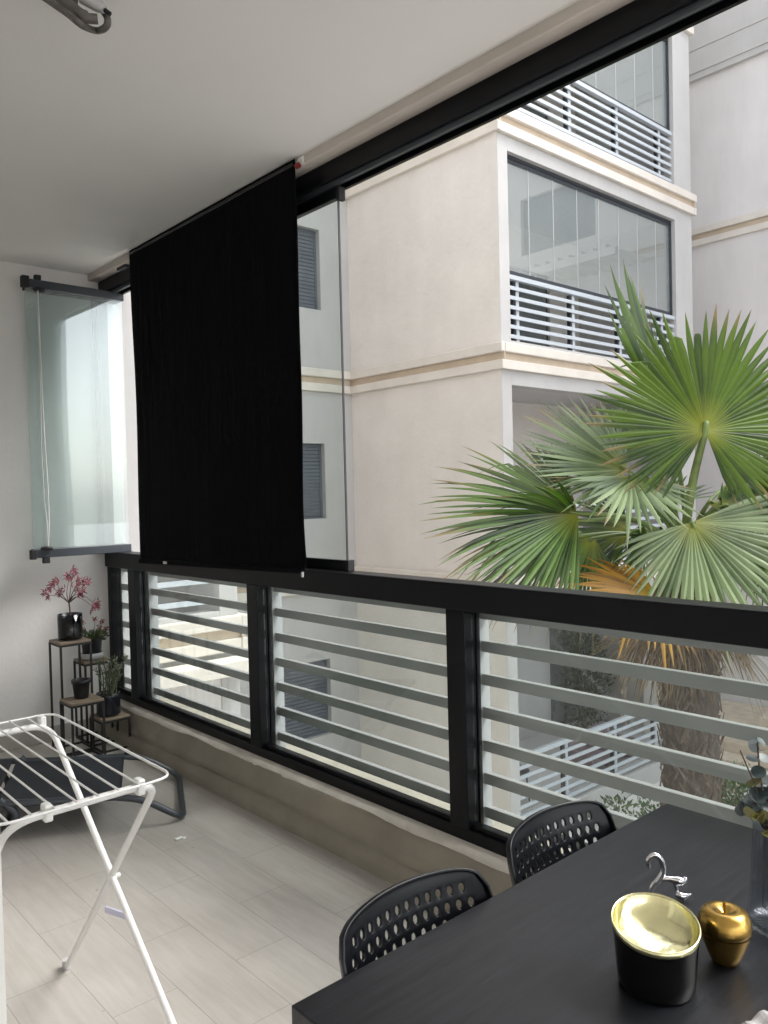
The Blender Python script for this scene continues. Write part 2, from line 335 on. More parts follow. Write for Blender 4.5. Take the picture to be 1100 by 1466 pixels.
# black railing
t = thing('balcony_railing', 'black aluminium framed balcony railing with clear glass infill', 'railing')
Y0 = -1.5
box('handrail', M['black'], t, 2.135, Y0, 1.068, 2.235, YE - .002, 1.168, .005)
box('bottom_rail', M['black'], t, 2.15, Y0, .213, 2.222, YE - .002, .262, .004)
box('glazing_bead', M['black'], t, 2.168, Y0, .2622, 2.205, YE - .003, .279, .002)
posts = [-.735, .635, 2.008, 3.378, 4.757]
for y in posts:
    MB().box(2.145, y - .030, .2625, 2.205, y + .062, 1.0675).box(2.205, y - .036, .2625, 2.225, y + .068, 1.0675).build('post', M['black'], t, .003)
box('post', M['black'], t, 2.150, YE - .05, .2625, 2.225, YE - .0025, 1.0675, .003)
ed = [Y0] + posts + [YE - .045]
for a, b in zip(ed[:-1], ed[1:]):
    box('glass_pane', M['glass'], t, 2.183, a + .0625, .28, 2.189, b - .0305, 1.0675)

# outer grey slat railing
t = thing('slat_railing', 'outer grey metal slat railing just beyond the black glazed railing', 'railing')
for i, (a, b) in enumerate(zip(posts, posts[1:] + [YE + .10])):   # last bay dies into the white pier
    mbs = MB()
    for z in (.313, .441, .565, .690, .815, .940):
        mbs.box(2.266, a + .048, z - .042, 2.292, b - .0035 if i < 4 else YE + .06, z)
    mbs.box(2.262, a + .048, 1.022, 2.304, b - .0035 if i < 4 else YE + .06, 1.066)
    mbs.build('slat_panel', M['slat'], t, .002)
    y1 = b + .047
    if i < 4: box('upright', M['upright'], t, 2.252, y1 - (.05 if i < 4 else .075), .213, 2.312, y1 + .0, 1.0995, .002)
box('top_tube', M['slat'], t, 2.255, posts[0], 1.10, 2.31, YE, 1.125, .003)

# top glazing track
t = thing('glazing_track', 'black aluminium top track of the sliding balcony glazing', 'track')
box('track_body', M['black'], t, 2.15, -4.5, 2.835, 2.25, YE - .002, 2.9165, .003)
box('track_lip', M['anth'], t, 2.165, -4.5, 2.814, 2.180, YE - .004, 2.8348)
box('track_lip', M['black'], t, 2.222, -4.5, 2.814, 2.237, YE - .004, 2.8348)
# black jamb profile at far end
t = thing('jamb_profile', 'black vertical jamb profile where the glazing meets the end wall', 'window frame')
MB().box(2.100, YE - .032, 1.1685, 2.195, YE - .0015, 2.8135).build('jamb_body', M['black'], t, .003)
MB().box(2.12, YE - .045, 1.1685, 2.14, YE - .0325, 2.8135).build('brush_seal', M['anth'], t)

# standing frameless glass panels
def glass_panel(x0, y0, x1, y1, label, name='glass_screen', grp=None, gm='glass', zb=1.17, zt=2.812, h=.045, ovh=.006, base=None, railm='black'):
    t = thing(name, label, 'glass panel', ((x0 + x1) / 2, (y0 + y1) / 2, zb), grp); loc = t.location.copy(); t.location = (0, 0, 0)
    d = Vector((x1 - x0, y1 - y0, 0)); L = d.length; d.normalize(); nrm = Vector((-d.y, d.x, 0)); c = Vector(((x0 + x1) / 2, (y0 + y1) / 2, 0)); Z = Vector((0, 0, 1))
    MB().obox(c + Z * (zb + zt) / 2, d * L / 2, nrm * .004, Z * ((zt - zb) / 2 - h - .0005)).build('pane', M[gm], t)
    MB().obox(c + Z * (zb + h / 2), d * (L / 2 + ovh), nrm * .014, Z * h / 2).build('bottom_rail', M[railm], t, .003)
    MB().obox(c + Z * (zt - h / 2), d * (L / 2 + ovh), nrm * .014, Z * h / 2).build('top_rail', M[railm], t, .003)
    return t
g = 'frameless glass panels standing in the opening'
t = glass_panel(2.195, 2.70, 2.195, 3.295, 'upright frameless glass panel in the opening, right of the black blind', grp=g)
box('edge_seal', M['dark'], t, 2.1905, 2.6955, 1.216, 2.1995, 2.6995, 2.766)
box('end_cap', M['rubber'], t, 2.178, 2.672, 1.1695, 2.213, 2.693, 1.217, .002)
box('end_cap', M['rubber'], t, 2.178, 2.672, 2.755, 2.213, 2.693, 2.8115, .002)
glass_panel(2.195, 3.31, 2.195, 3.905, 'upright frameless glass panel hidden behind the middle of the black blind', grp=g)
# folded stack
lab = ['folded glass panel nearest the camera in the stack by the end wall', 'folded glass panel in the middle of the stack by the end wall', 'folded glass panel closest to the end wall, at the back of the stack']
for i in range(3):
    y = 4.97 + .047 * i
    t = glass_panel(1.635 + .012 * i, y - .008, 2.232, y, lab[i], 'folded_glass_panel', 'folded glass panels stacked by the end wall', 'fglass', 1.165, 2.825, .05, .008, railm='anth' if i == 0 else 'black')
    if i == 0:
        box('hinge_block', M['rubber'], t, 1.612, y - .032, 2.772, 1.652, y + .012, 2.838, .002)
        box('hinge_pin', M['rubber'], t, 1.690, y - .02, 2.826, 1.725, y + .012, 2.855, .002)
        box('hinge_block', M['rubber'], t, 1.612, y - .032, 1.158, 1.64, y + .012, 1.214, .002)
        box('hinge_pin', M['rubber'], t, 1.685, y - .02, 1.130, 1.722, y + .012, 1.1645, .002)
        MB().lathe((1.712, y - .012, 2.758), [(0, 0), (.03, .002), (.036, .016), (.03, .018), (0, .018)], 20).build('latch_knob', M['rubber'], t)
        MB().lathe((1.705, y - .016, 1.214), [(0, 0), (.036, 0), (.03, .016), (0, .02)], 20).build('latch_knob', M['rubber'], t)
        pth = [(1.702, y - .02, 2.76), (1.706, y - .02, 2.3), (1.712, y - .021, 1.9), (1.722, y - .02, 1.6), (1.724, y - .02, 1.40), (1.712, y - .022, 1.23)]
        pull = MB().tube(pth, .0035, 6).build('pull_cord', M['wplast'], t)
        pth = [(1.702, y - .018, 2.75), (1.70, y - .018, 2.2), (1.693, y - .019, 1.8), (1.70, y - .02, 1.5), (1.712, y - .02, 1.36), (1.708, y - .02, 1.23)]
        MB().tube(pth, .0025, 6).build('pull_cord', M['wplast'], t)

# roller blind
t = thing('roller_blind', 'black blackout roller blind hanging from the ceiling at the railing', 'blind')
def blindx(y, z):
    k = (z - 1.15) / 1.8
    return 2.066 + .006 * math.sin(y * 4.2 + z * 1.3) * (1 - k) + .003 * math.sin(y * 11 + z * 2.2) * (1 - k)
nyb, nzb = 60, 50; vs = []
for side in (0, 1):
    for j in range(nzb + 1):
        u = j / nzb
        yl = 2.828 + .012 * math.sin(u * math.pi * 2.3) * (1 - u) + .004 * math.sin(u * 13); yh = 4.478 - .02 * math.sin(u * math.pi) + .006 * math.sin(u * 9)
        for i in range(nyb + 1):
            y = yl + (yh - yl) * i / nyb; zb_ = 1.182 - .03 * i / nyb; z = zb_ + (2.948 - zb_) * u; vs.append((blindx(y, z) + side * .0015, y, z))
q = (nyb + 1); h = q * (nzb + 1)
fs = [(j * q + i, j * q + i + 1, (j + 1) * q + i + 1, (j + 1) * q + i) for j in range(nzb) for i in range(nyb)]
fs2 = [tuple(reversed([a + h for a in f])) for f in fs]
edge = [(j * q, (j + 1) * q, (j + 1) * q + h, j * q + h) for j in range(nzb)] + [(j * q + nyb, j * q + nyb + h, (j + 1) * q + nyb + h, (j + 1) * q + nyb) for j in range(nzb)]
MB().add(vs, fs + fs2 + edge, True).build('fabric', M['blind'], t)
MB().tube([(2.068, 2.85, 1.172), (2.068, 4.46, 1.141)], .014, 12).build('bottom_bar', M['blind'], t)
MB().tube([(2.07, 2.838, 2.928), (2.07, 4.47, 2.928)], .009, 12).build('roller_tube', M['blackgloss'], t)
box('care_label', M['wceram'], t, 2.0505, 4.10, 1.140, 2.0535, 4.14, 1.154)
box('care_label', M['wceram'], t, 2.0505, 2.832, 1.146, 2.058, 2.842, 1.168)
MB().tube([(2.088, 2.818, 2.936), (2.088, 2.786, 2.936)], .018, 14).build('end_bracket', M['wplast'], t)
MB().tube([(2.072, 2.826, 2.914), (2.072, 2.806, 2.914)], .012, 12).build('bracket_clip', M['red'], t)
box('chain_bracket', M['rubber'], t, 2.04, 4.485, 2.855, 2.068, 4.60, 2.872, .002)

# ceiling conduit loop (top left)
t = thing('ceiling_pipe_fitting', 'dirty grey conduit loop and fitting hanging from the ceiling', 'pipe fitting')
a = at(60, -14, 2.38); b = at(100, 6, 2.40); c_ = at(150, 12, 2.42)
lp = [at(52, -12, 2.145), at(78, 6, 2.145), at(98, 20, 2.145), at(118, 36, 2.149), at(138, 43.5, 2.39), at(151, 39, 2.181), at(154, 27, 2.199), at(146, 13, 2.208), at(132, 2, 2.208), at(118, -10, 2.208)]
def cr(pts, n=6):
    out = []; P = [pts[0]] + pts + [pts[-1]]
    for i in range(1, len(P) - 2):
        for k in range(n):
            u = k / n; a, b, c, d = P[i - 1], P[i], P[i + 1], P[i + 2]
            out.append(.5 * ((2 * b) + (c - a) * u + (2 * a - 5 * b + 4 * c - d) * u * u + (3 * b - a - 3 * c + d) * u ** 3))
    out.append(pts[-1]); return out
MB().tube(cr(lp), .0095, 12).build('hose_loop', M['pipe'], t)
MB().tube(cr([at(78, -14, 2.172), at(98, 8, 2.172), at(120, 24, 2.172), at(140, 27, 2.181)]), [.02] * 8 + [.018] * 6 + [.013] * 5, 12).build('pipe_body', M['pipe'], t)
MB().tube([at(120, -6, 2.181), at(142, 8, 2.181), at(150, 14, 2.181)], [.022, .018, .010], 12).build('junction', M['wceram'], t)
MB().tube([at(150, 14, 2.172), at(158, 20, 2.172)], .006, 8).build('bolt', M['rubber'], t)
MB().tube([at(95, 0, 2.190), at(100, -40, 2.208)], .03, 14).build('ceiling_stub', M['pipe'], t)

# ------------------------------------------------------------------ plant stand and plants
t = thing('plant_stand', 'four-tier black steel plant stand with grey oak shelves in the corner', 'plant stand', (1.88, 4.85, 0)); base = t.location.copy(); t.location = (0, 0, 0)
tiers = [(1.700, 4.775, 1.888, 4.965, .668), (1.895, 4.915, 2.065, 5.10, .505), (1.675, 4.560, 1.868, 4.745, .352), (1.884, 4.655, 2.062, 4.84, .2)]
for i, (x0, y0, x1, y1, z) in enumerate(tiers):
    box('shelf', M['shelfw'], t, x0 + .002, y0 + .002, z - .014, x1 - .002, y1 - .002, z, .002)
    fr = MB(); s = .011
    for (x, y) in ((x0, y0), (x1 - s, y0), (x0, y1 - s), (x1 - s, y1 - s)):
        fr.box(x, y, s + .0005, x + s, y + s, z - s - .0155)
    for zz in (0.0005, z - s - .015):
        fr.box(x0, y0, zz, x1, y0 + s, zz + s); fr.box(x0, y1 - s, zz, x1, y1, zz + s)
        fr.box(x0, y0 + s, zz, x0 + s, y1 - s, zz + s); fr.box(x1 - s, y0 + s, zz, x1, y1 - s, zz + s)
    fr.build('frame', M['bsteel'], t)

def leafset(parent, name, mt, items):
    """items: (pos, dir, normalhint, length, width) pointed leaves; one mesh"""
    vs, fs, tint = [], [], []
    for p, d, nh, L, Wd in items:
        d = Vector(d).normalized(); s = d.cross(Vector(nh)); s = s.normalized() if s.length > 1e-4 else d.orthogonal().normalized(); n = s.cross(d)
        p = Vector(p); b = len(vs); tn = random.random()
        vs += [p, p + d * L * .45 + s * Wd / 2 + n * L * .03, p + d * L - n * L * .08, p + d * L * .45 - s * Wd / 2 + n * L * .03, p + d * L * .45 - n * L * .02]
        fs += [(b, b + 1, b + 4), (b + 1, b + 2, b + 4), (b + 2, b + 3, b + 4), (b + 3, b, b + 4)]; tint += [tn] * 5
    me = bpy.data.meshes.new(name); me.from_pydata([tuple(v) for v in vs], [], fs); me.update(); me.materials.append(mt)
    at_ = me.attributes.new('tint', 'FLOAT', 'POINT'); at_.data.foreach_set('value', tint)
    o = bpy.data.objects.new(name, me); C.objects.link(o); o.parent = parent; return o
def rv(s=1): return Vector((random.uniform(-s, s), random.uniform(-s, s), random.uniform(-s, s)))

# red maple in smoked glass pot
px, py, pz = 1.795, 4.862, .6685
t = thing('glass_plant_pot', 'smoked glass cylinder pot on the tallest shelf of the stand', 'plant pot')
MB().lathe((px, py, pz), [(.05, 0), (.066, .006), (.071, .02), (.071, .155), (.068, .155), (.068, .02), (.06, .008), (0, .006)], 40).build('pot_glass', M['smoke'], t)
MB().lathe((px, py, pz + .008), [(.055, 0), (.0655, .014), (.0665, .112), (0, .114)], 32).build('inner_pot', M['bpot'], t)
t = thing('maple_bonsai', 'small red-leaved maple with bare branches on the tallest shelf', 'plant')
MB().lathe((px, py, pz + .1225), [(.064, 0), (.05, .005), (0, .009)], 20).build('soil', M['soil'], t)
T0 = Vector((px, py, pz + .12)); br = MB(); items = []
def SR(a, b, c=0): return _rt * a + Vector((0, 0, 1)) * b + Vector((FW.x, FW.y, 0)).normalized() * c
br.tube(cr([T0, T0 + SR(.002, .05), T0 + SR(-.002, .10)]), .0045, 7)
J = T0 + SR(-.002, .10)
tips = [(-.10, .16), (-.07, .20), (-.045, .13), (.0, .21), (.03, .16), (.055, .19), (.075, .12), (.17, .055), (.15, .03), (-.115, .115), (.02, .24), (.09, .17)]
for (a, b) in tips:
    mid = J + SR(a * .45 + random.uniform(-.01, .01), b * .25 + (.02 if a > .12 else 0) + .01, random.uniform(-.03, .03)); tip = J + SR(a, b - .06, random.uniform(-.05, .05))
    br.tube(cr([J, mid, tip], 5), [.0032 - .0022 * k / 10 for k in range(11)], 5)
    for _ in range(5):
        c0 = tip + rv(.022)
        for k in range(5):
            ang = (k - 2) * .6; dd = SR(math.cos(ang) * (1 if a > 0 else -1) + random.uniform(-.3, .3), math.sin(ang) + random.uniform(-.5, .15), random.uniform(-.6, .6))
            items.append((c0, dd, rv() + SR(0, 0, -1), random.uniform(.022, .042), .0085))
br.build('branches', M['bark'], t); leafset(t, 'leaves', M['redleaf'], items)

# kalanchoe in black pot on white saucer
px, py, pz = 1.975, 4.995, .5055
t = thing('saucer_plant_pot', 'black pot standing in a pale grey bowl on the second shelf', 'plant pot')
MB().lathe((px, py, pz), [(.045, 0), (.064, .006), (.070, .04), (.066, .042), (.055, .01), (0, .008)], 32).build('saucer', M['wceram'], t)
MB().lathe((px, py, pz + .0105), [(.042, 0), (.055, .03), (.063, .115), (.066, .118), (.066, .125), (.060, .125), (.056, .105), (0, .103)], 32).build('pot_body', M['bpot'], t)
t = thing('flowering_succulent', 'dark green succulent with rust-red flower heads on the second shelf', 'plant')
P0 = Vector((px, py, pz + .114)); items = []; st = MB(); fl = []
for _ in range(150):
    r = rv(.075); r.z = abs(r.z) * .7; items.append((P0 + r, r + Vector((0, 0, .03)) + rv(.03), rv(), random.uniform(.022, .036), .016))
for (a, b) in ((-.085, .10), (-.045, .12), (.03, .14), (.065, .115), (.05, .08), (-.06, .07), (.085, .07)):
    tp = P0 + SR(a, b, random.uniform(-.03, .03)); st.tube([P0 + SR(a * .3, .01), P0 + SR(a * .7, b * .5), tp], [.002, .0017, .0012], 5)
    fl.append([(tp + rv(.011), rv(), rv(), .012, .007) for _ in range(34)])
st.build('stems', M['gstem'], t); leafset(t, 'leaves', M['kalleaf'], items); [leafset(t, 'flower_head', M['kalflower'], q) for q in fl]

# small empty pot
px, py, pz = 1.775, 4.668, .3525
t = thing('small_plant_pot', 'small empty black plastic pot on the third shelf', 'plant pot')
MB().lathe((px, py, pz), [(.036, 0), (.040, .006), (.048, .088), (.053, .089), (.054, .108), (.049, .108), (.046, .09), (.038, .012), (0, .01)], 32).build('pot_body', M['bpot'], t)

# jade plant in ribbed black pot
px, py, pz = 1.965, 4.742, .2005
t = thing('ribbed_plant_pot', 'ribbed glossy black pot on the lowest shelf of the stand', 'plant pot')
pr_ = [(.045, 0), (.06, .004)] + [(.069 + .0016 * math.cos(k * math.pi), .01 + k * .0065) for k in range(18)] + [(.071, .135), (.066, .135), (.064, .12), (0, .118)]
MB().lathe((px, py, pz), pr_, 40).build('pot_body', M['bglz'], t)
t = thing('jade_plant', 'spindly olive jade plant in the ribbed pot on the lowest shelf', 'plant')
MB().lathe((px, py, pz + .1185), [(.062, 0), (.04, .004), (0, .006)], 20).build('soil', M['soil'], t)
P0 = Vector((px, py, pz + .12)); st = MB(); items = []
for i in range(17):
    a = random.uniform(-.085, .085) if i > 1 else .10; b = random.uniform(.12, .235) if i > 1 else .22; c0 = random.uniform(-.05, .05)
    p1 = P0 + SR(a * .25 + random.uniform(-.02, .02), .0, c0 * .5); p2 = P0 + SR(a * .55, b * .55, c0); p3 = P0 + SR(a, b, c0 * 1.3)
    pp = cr([p1, p2, p3], 6); st.tube(pp, [.0042 - .0024 * k / 12 for k in range(13)], 6)
    for q in pp[4:]:
        for _ in range(2): items.append((q, rv() + SR(0, .4), rv(), random.uniform(.014, .024), .009))
    for _ in range(8): items.append((p3 + rv(.008), rv() + SR(0, .2), rv(), random.uniform(.018, .028), .011))
st.build('stems', M['gstem'], t); leafset(t, 'leaves', M['jade'], items)

# ------------------------------------------------------------------ sun lounger
t = thing('sun_lounger', 'low dark grey sling sun lounger with grey tube frame on the floor', 'sun lounger')
A = Vector((-.902, .431, 0)); Pp = Vector((.431, .902, 0)); Zv = Vector((0, 0, 1)); O = Vector((1.50, 3.52, 0)); WL = .60
def LG(s, p, z): return O + A * s + Pp * p + Zv * z
def hgt(s): return .155 + .07 * min(1, max(0, s) / .55) - (.03 * math.sin(max(0, min(1, s / 1.1)) * math.pi))
def sling(name, s0, s1, f):
    ns, npn = 24, 12; vs = []
    for side in (0, 1):
        for i in range(ns + 1):
            s = s0 + (s1 - s0) * i / ns
            for k in range(npn + 1):
                u = k / npn; sag = -.018 * math.sin(u * math.pi); vs.append(LG(s, u * WL, f(s) + sag - side * .004))
    q = npn + 1; h = q * (ns + 1)
    fs = [(i * q + k, i * q + k + 1, (i + 1) * q + k + 1, (i + 1) * q + k) for i in range(ns) for k in range(npn)]
    fs += [tuple(reversed([a + h for a in f_])) for f_ in fs]
    fs += [(k, k + 1, k + 1 + h, k + h) for k in range(npn)]
    MB().add(vs, fs, True).build(name, M['sling'], t)
sling('seat_sling', 0, .52, hgt)
sling('back_sling', .535, 1.02, lambda s: hgt(s) + .01 + .0 * s)
for p in (0, WL):
    pts = [LG(s / 20, p, hgt(s / 20) - .002) for s in range(20, -1, -2)]
    dirp = -1 if p == 0 else 1
    MB().tube(pts, .0155, 10).build('side_tube', M['gtube'], t)
fl = smooth_path([LG(.02, 0, .153), LG(-.10, -.01, .13), LG(-.275, -.005, .018), LG(-.275, WL + .005, .018), LG(-.10, WL + .01, .13), LG(.02, WL, .153)], .07, 7)
MB().tube(fl, .0155, 10).build('foot_loop', M['gtube'], t)
lg_ = smooth_path([LG(.50, 0, .205), LG(.42, .005, .12), LG(.52, .03, .017), LG(.52, WL - .03, .017), LG(.42, WL - .005, .12), LG(.50, WL, .205)], .05, 6)
MB().tube(lg_, .0155, 10).build('leg', M['gtube'], t)
lg_ = smooth_path([LG(.62, .02, .2), LG(.54, .04, .07), LG(.64, .04, .017), LG(.64, WL - .04, .017), LG(.54, WL - .04, .07), LG(.62, WL - .02, .2)], .05, 6)
MB().tube(lg_, .0155, 10).build('leg', M['gtube'], t)
arm = cr([LG(.98, WL + .02, .24), LG(.88, WL + .03, .36), LG(.74, WL + .03, .41), LG(.60, WL + .02, .425)], 5)
MB().tube(arm, [.018] * 12 + [.02, .018, .015, .010], 10).build('armrest', M['gtube'], t)
box('strap', M['rubber'], t, 1.765, 4.05, .145, 1.80, 4.075, .175, .003)

# ------------------------------------------------------------------ drying rack
t = thing('drying_rack', 'white folding wire clothes drying rack standing on the tiles', 'drying rack')
XR, XL = .912, .555; hb = .787
nearb = [(XL - .05, 1.62, .0), (XL, 1.885 - .0, hb), (XR, 1.895, hb), (XR + .0, 2.60, .006)]
# near bar frame: right leg runs to the far foot, left leg too
fA = smooth_path([(XL - .06, 2.57, .006), (XL - .01, 1.885, hb - .0), (XR - .005, 1.895, hb), (.913, 2.60, .006)], .075, 8)
MB().tube(fA, .0095, 12).build('leg_frame', M['wmetal'], t)
fB = smooth_path([(XL - .04, 1.60, .006), (XL - .02, 2.655, hb - .004), (XR - .006, 2.66, hb - .004), (XR - .002, 1.63, .006)], .075, 8)
MB().tube(fB, .0095, 12).build('leg_frame', M['wmetal'], t)
zt = .803
cr_ = smooth_path([(.70, 1.850, zt), (.934, 1.860, zt), (.934, 2.705, zt), (XL - .055, 2.70, zt), (XL - .055, 1.845, zt), (.70, 1.850, zt)], .055, 8)
wf = MB().tube(cr_, .0036, 8)
for i in range(7):
    x = XL - .02 + i * (.934 - XL - .01) / 7.2
    wf.tube([(x, 1.849, zt), (x + .006, 2.7, zt)], .0028, 7)
wf.build('wire_rack', M['wmetal'], t)
for (x, y) in ((.70 + .155, 1.89), (.63, 1.888), (.885, 2.668), (.60, 2.662)):
    MB().box(x - .010, y - .016, hb - .018, x + .010, y + .016, hb + .022).build('clip', M['wplast'], t, .005)
for x in (.918,):
    MB().obox((x + .004, 2.21, .325), Vector((.003, 0, 0)), Vector((0, -.082, .019)), Vector((0, .002, .008))).build('lock_strap', M['lav'], t)
MB().tube([(.905, 2.215, .43), (.935, 2.215, .43)], .007, 10).build('pivot', M['wplast'], t)
for p in ((.913, 2.602, .012), (XL - .06, 2.572, .012), (XR - .002, 1.628, .012), (XL - .04, 1.598, .012)):
    MB().tube([(p[0], p[1], .0005), (p[0], p[1], .03)], .013, 10).build('foot_cap', M['wceram'], t)

# crumb of plaster and grit on the floor
t = tag(MB().obox((1.64, 3.24, .004), Vector((.018, .004, 0)), Vector((-.003, .009, 0)), Vector((0, 0, .0035))).obox((1.662, 3.232, .003), Vector((.008, 0, 0)), Vector((0, .006, 0)), Vector((0, 0, .0028))).build('plaster_crumb', M['wplast'], None, .003), 'small white crumb lying on the tiles beside the lounger foot', 'crumb')

# ------------------------------------------------------------------ table
TZ = .72
t = thing('dining_table', 'black rectangular dining table with a brushed stained top', 'table', (1.25, .65, 0)); t.location = (0, 0, 0)
box('tabletop', M['table'], t, .690, .34, TZ - .035, 1.818, 1.013, TZ, .0025)
box('apron', M['table'], t, .725, .375, TZ - .11, 1.783, .978, TZ - .0352, .001)
for (x, y) in ((.697, .347), (1.751, .347), (.697, .946), (1.751, .946)):
    box('leg', M['table'], t, x, y, .0005, x + .06, y + .06, TZ - .0355, .002)

# ------------------------------------------------------------------ chairs
def make_chair(label):
    t = thing('perforated_chair', label, 'chair', (0, 0, 0), 'black perforated chairs at the table')
    # local: x across, y = away from table at the back, origin on floor below backrest
    W2, H0, H1 = .185, .50, .780
    nC, nR = 13, 8; pw = .0245; ph = .0265
    gx = nC * pw / 2; 
    def surf(u, v):
        """u across -W2..W2, v height above H0"""
        bow = .045 * (u / W2) ** 2
        return Vector((u, -bow + .075 * (v / (H1 - H0)) ** 1.3 + .0, H0 + v))
    vs, fs = [], []; idx = {}
    def vid(u, v):
        k = (round(u, 5), round(v, 5))
        if k not in idx: idx[k] = len(vs); vs.append(surf(u, v))
        return idx[k]
    v0 = .038
    for r in range(nR):
        va, vb = v0 + r * ph, v0 + (r + 1) * ph; off = r % 2; vm = (va + vb) / 2
        hc = 0
        if off: fs.append((vid(-gx, va), vid(-gx + pw / 2, va), vid(-gx + pw / 2, vb), vid(-gx, vb))); fs.append((vid(gx - pw / 2, va), vid(gx, va), vid(gx, vb), vid(gx - pw / 2, vb)))
        n = nC - off
        for c in range(n):
            ua = -gx + c * pw + off * pw / 2; ub = ua + pw; um = (ua + ub) / 2
            ring = [vid(ua, va), vid(um, va), vid(ub, va), None, vid(ub, vb), vid(um, vb), vid(ua, vb), None]
            if c in (0, n - 1) and r == nR - 1 and False: continue
            hole = []
            angs = [-135, -90, -45, 0, 45, 90, 135, 180]
            for a in angs:
                hole.append(vid(um + .0062 * math.cos(R_(a)), vm + .0083 * math.sin(R_(a))))
            o = ring
            fs += [(o[0], o[1], hole[1], hole[0]), (o[1], o[2], hole[2], hole[1]), (o[2], hole[3], hole[2]), (o[2], o[4], hole[3]), (o[4], hole[4], hole[3]),
                   (o[4], o[5], hole[5], hole[4]), (o[5], o[6], hole[6], hole[5]), (o[6], hole[7], hole[6]), (o[6], o[0], hole[7]), (o[0], hole[0], hole[7])]
    # border : perimeter points -> rounded outline
    per = []
    nh = nC * 2
    for i in range(nh): per.append((-gx + i * pw / 2, v0))
    for r in range(nR): per.append((gx, v0 + r * ph))
    for i in range(nh): per.append((gx - i * pw / 2, v0 + nR * ph))
    for r in range(nR): per.append((-gx, v0 + (nR - r) * ph))
    cu, cvv = 0, v0 + nR * ph / 2
    hu, hv = W2, (H1 - H0) / 2; cy = (H1 - H0) / 2
    def outl(u, v):
        a = u / gx; b = (v - cvv) / (nR * ph / 2); m_ = max(abs(a), abs(b)); a /= m_; b /= m_
        # square -> superellipse
        k = (abs(a) ** 8 + abs(b) ** 8) ** (1 / 8)
        arch = .010 * (1 - (a / k) ** 2) if b > 0 else 0
        taper = 1 - .015 * (b if b > 0 else 0)
        return (a / k * hu * taper, cy + b / k * (hv - .011) + arch * (b if b > 0 else 0) - .0)
    rings = []
    for f in (0, .5, .85, 1.0):
        rg = []
        for (u, v) in per:
            if f == 0: rg.append(vid(u, v)); continue
            ou, ov = outl(u, v); uu = u + (ou - u) * f; vv = v + (ov - v) * f
            p = surf(uu, vv)
            if f == 1.0: p = p + Vector((0, -.012, -.001))
            vs.append(p); rg.append(len(vs) - 1)
        rings.append(rg)
    npn = len(per)
    for a, b in zip(rings[:-1], rings[1:]):
        for i in range(npn): fs.append((a[i], b[i], b[(i + 1) % npn], a[(i + 1) % npn]))
    # remove plain half cells that duplicate nothing
    o = MB().add(vs, fs, True).build('backrest', M['chair'], t)
    md = o.modifiers.new('thick', 'SOLIDIFY'); md.thickness = .007; md.offset = 0
    md = o.modifiers.new('bev', 'BEVEL'); md.width = .0018; md.segments = 2; md.limit_method = 'ANGLE'; md.angle_limit = R_(50)
    # seat
    sv = []; 
    out = []
    for k in range(48):
        q = 2 * math.pi * k / 48; c, s = math.cos(q), math.sin(q); e = (abs(c) ** 5 + abs(s) ** 5) ** -.2
        out.append((c * e * .195, -.215 + s * e * .195))
    mbx = MB(); rr = [(0.001, .443), (.5, .440), (.85, .446), (1, .452), (1.02, .440), (1.0, .432), (.5, .425), (.001, .425)]
    vv = [(x * f, -.215 + (y + .215) * f, z) for f, z in rr for x, y in out]
    mbx.add(vv, [(i * 48 + k, i * 48 + (k + 1) % 48, (i + 1) * 48 + (k + 1) % 48, (i + 1) * 48 + k) for i in range(7) for k in range(48)], True).build('seat', M['chair'], t)
    for sx in (-1, 1):
        pth = smooth_path([(sx * .19, -.43, .006), (sx * .178, -.40, .418), (sx * .178, -.05, .42), (sx * .16, .012, .50), (sx * .155, .028, .62)], .05, 6)
        MB().tube(pth[:9], .009, 8).build('leg', M['bsteel'], t)
        MB().tube(pth[9:], .009, 8).build('back_tube', M['bsteel'], t)
        MB().tube([(sx * .178, -.09, .41), (sx * .19, .05, .006)], .009, 8).build('leg', M['bsteel'], t)
    return t
ch = make_chair('black perforated plastic chair tucked under the near end of the table edge')
ch.location = (.986, 1.02, 0)
c2 = copy_tree(ch, (.461, .022, 0), 'black perforated plastic chair farther along, next to the railing')

# ------------------------------------------------------------------ table decor
vc = Vector((1.134, .654, TZ))
t = thing('black_gold_vessel', 'black oval vessel with a slanted gold-lined opening on the table', 'bowl')
n = 64; dirc = Vector((-.87, -.49, 0)).normalized(); side = Vector((-dirc.y, dirc.x, 0))
def vring(rx, ry, zc, tilt, cx=0):
    out = []
    for k in range(n):
        q = 2 * math.pi * k / n; p = side * math.cos(q) * rx + dirc * math.sin(q) * ry
        out.append(vc + p + Vector((0, 0, zc - tilt * (p.dot(dirc)) - tilt * .28 * p.dot(side))))
    return out
def band(rings, name, mt, cap=None):
    vs = [p for r in rings for p in r]; fs = [(i * n + k, i * n + (k + 1) % n, (i + 1) * n + (k + 1) % n, (i + 1) * n + k) for i in range(len(rings) - 1) for k in range(n)]
    if cap == 'first': fs.append(tuple(range(n))[::-1])
    if cap == 'last': fs.append(tuple(range((len(rings) - 1) * n, len(rings) * n)))
    return MB().add(vs, fs, True).build(name, mt, t)
tl = .19
band([vring(.054, .054, 0.0, 0), vring(.058, .058, .004, 0), vring(.0605, .0605, .03, .02), vring(.063, .063, .07, .12), vring(.066, .066, .091, tl)], 'outer_body', M['blackgloss'], 'first')
band([vring(.0662, .0662, .0915, tl), vring(.0675, .0675, .099, tl), vring(.0655, .0655, .101, tl), vring(.064, .064, .098, tl)], 'rim', M['gold_in'])
band([vring(.0639, .0639, .0975, tl), vring(.062, .062, .089, tl), vring(.056, .056, .078, tl), vring(.044, .044, .070, tl), vring(.02, .02, .066, tl), vring(.001, .001, .065, tl)], 'lining', M['gold_in'], 'last')
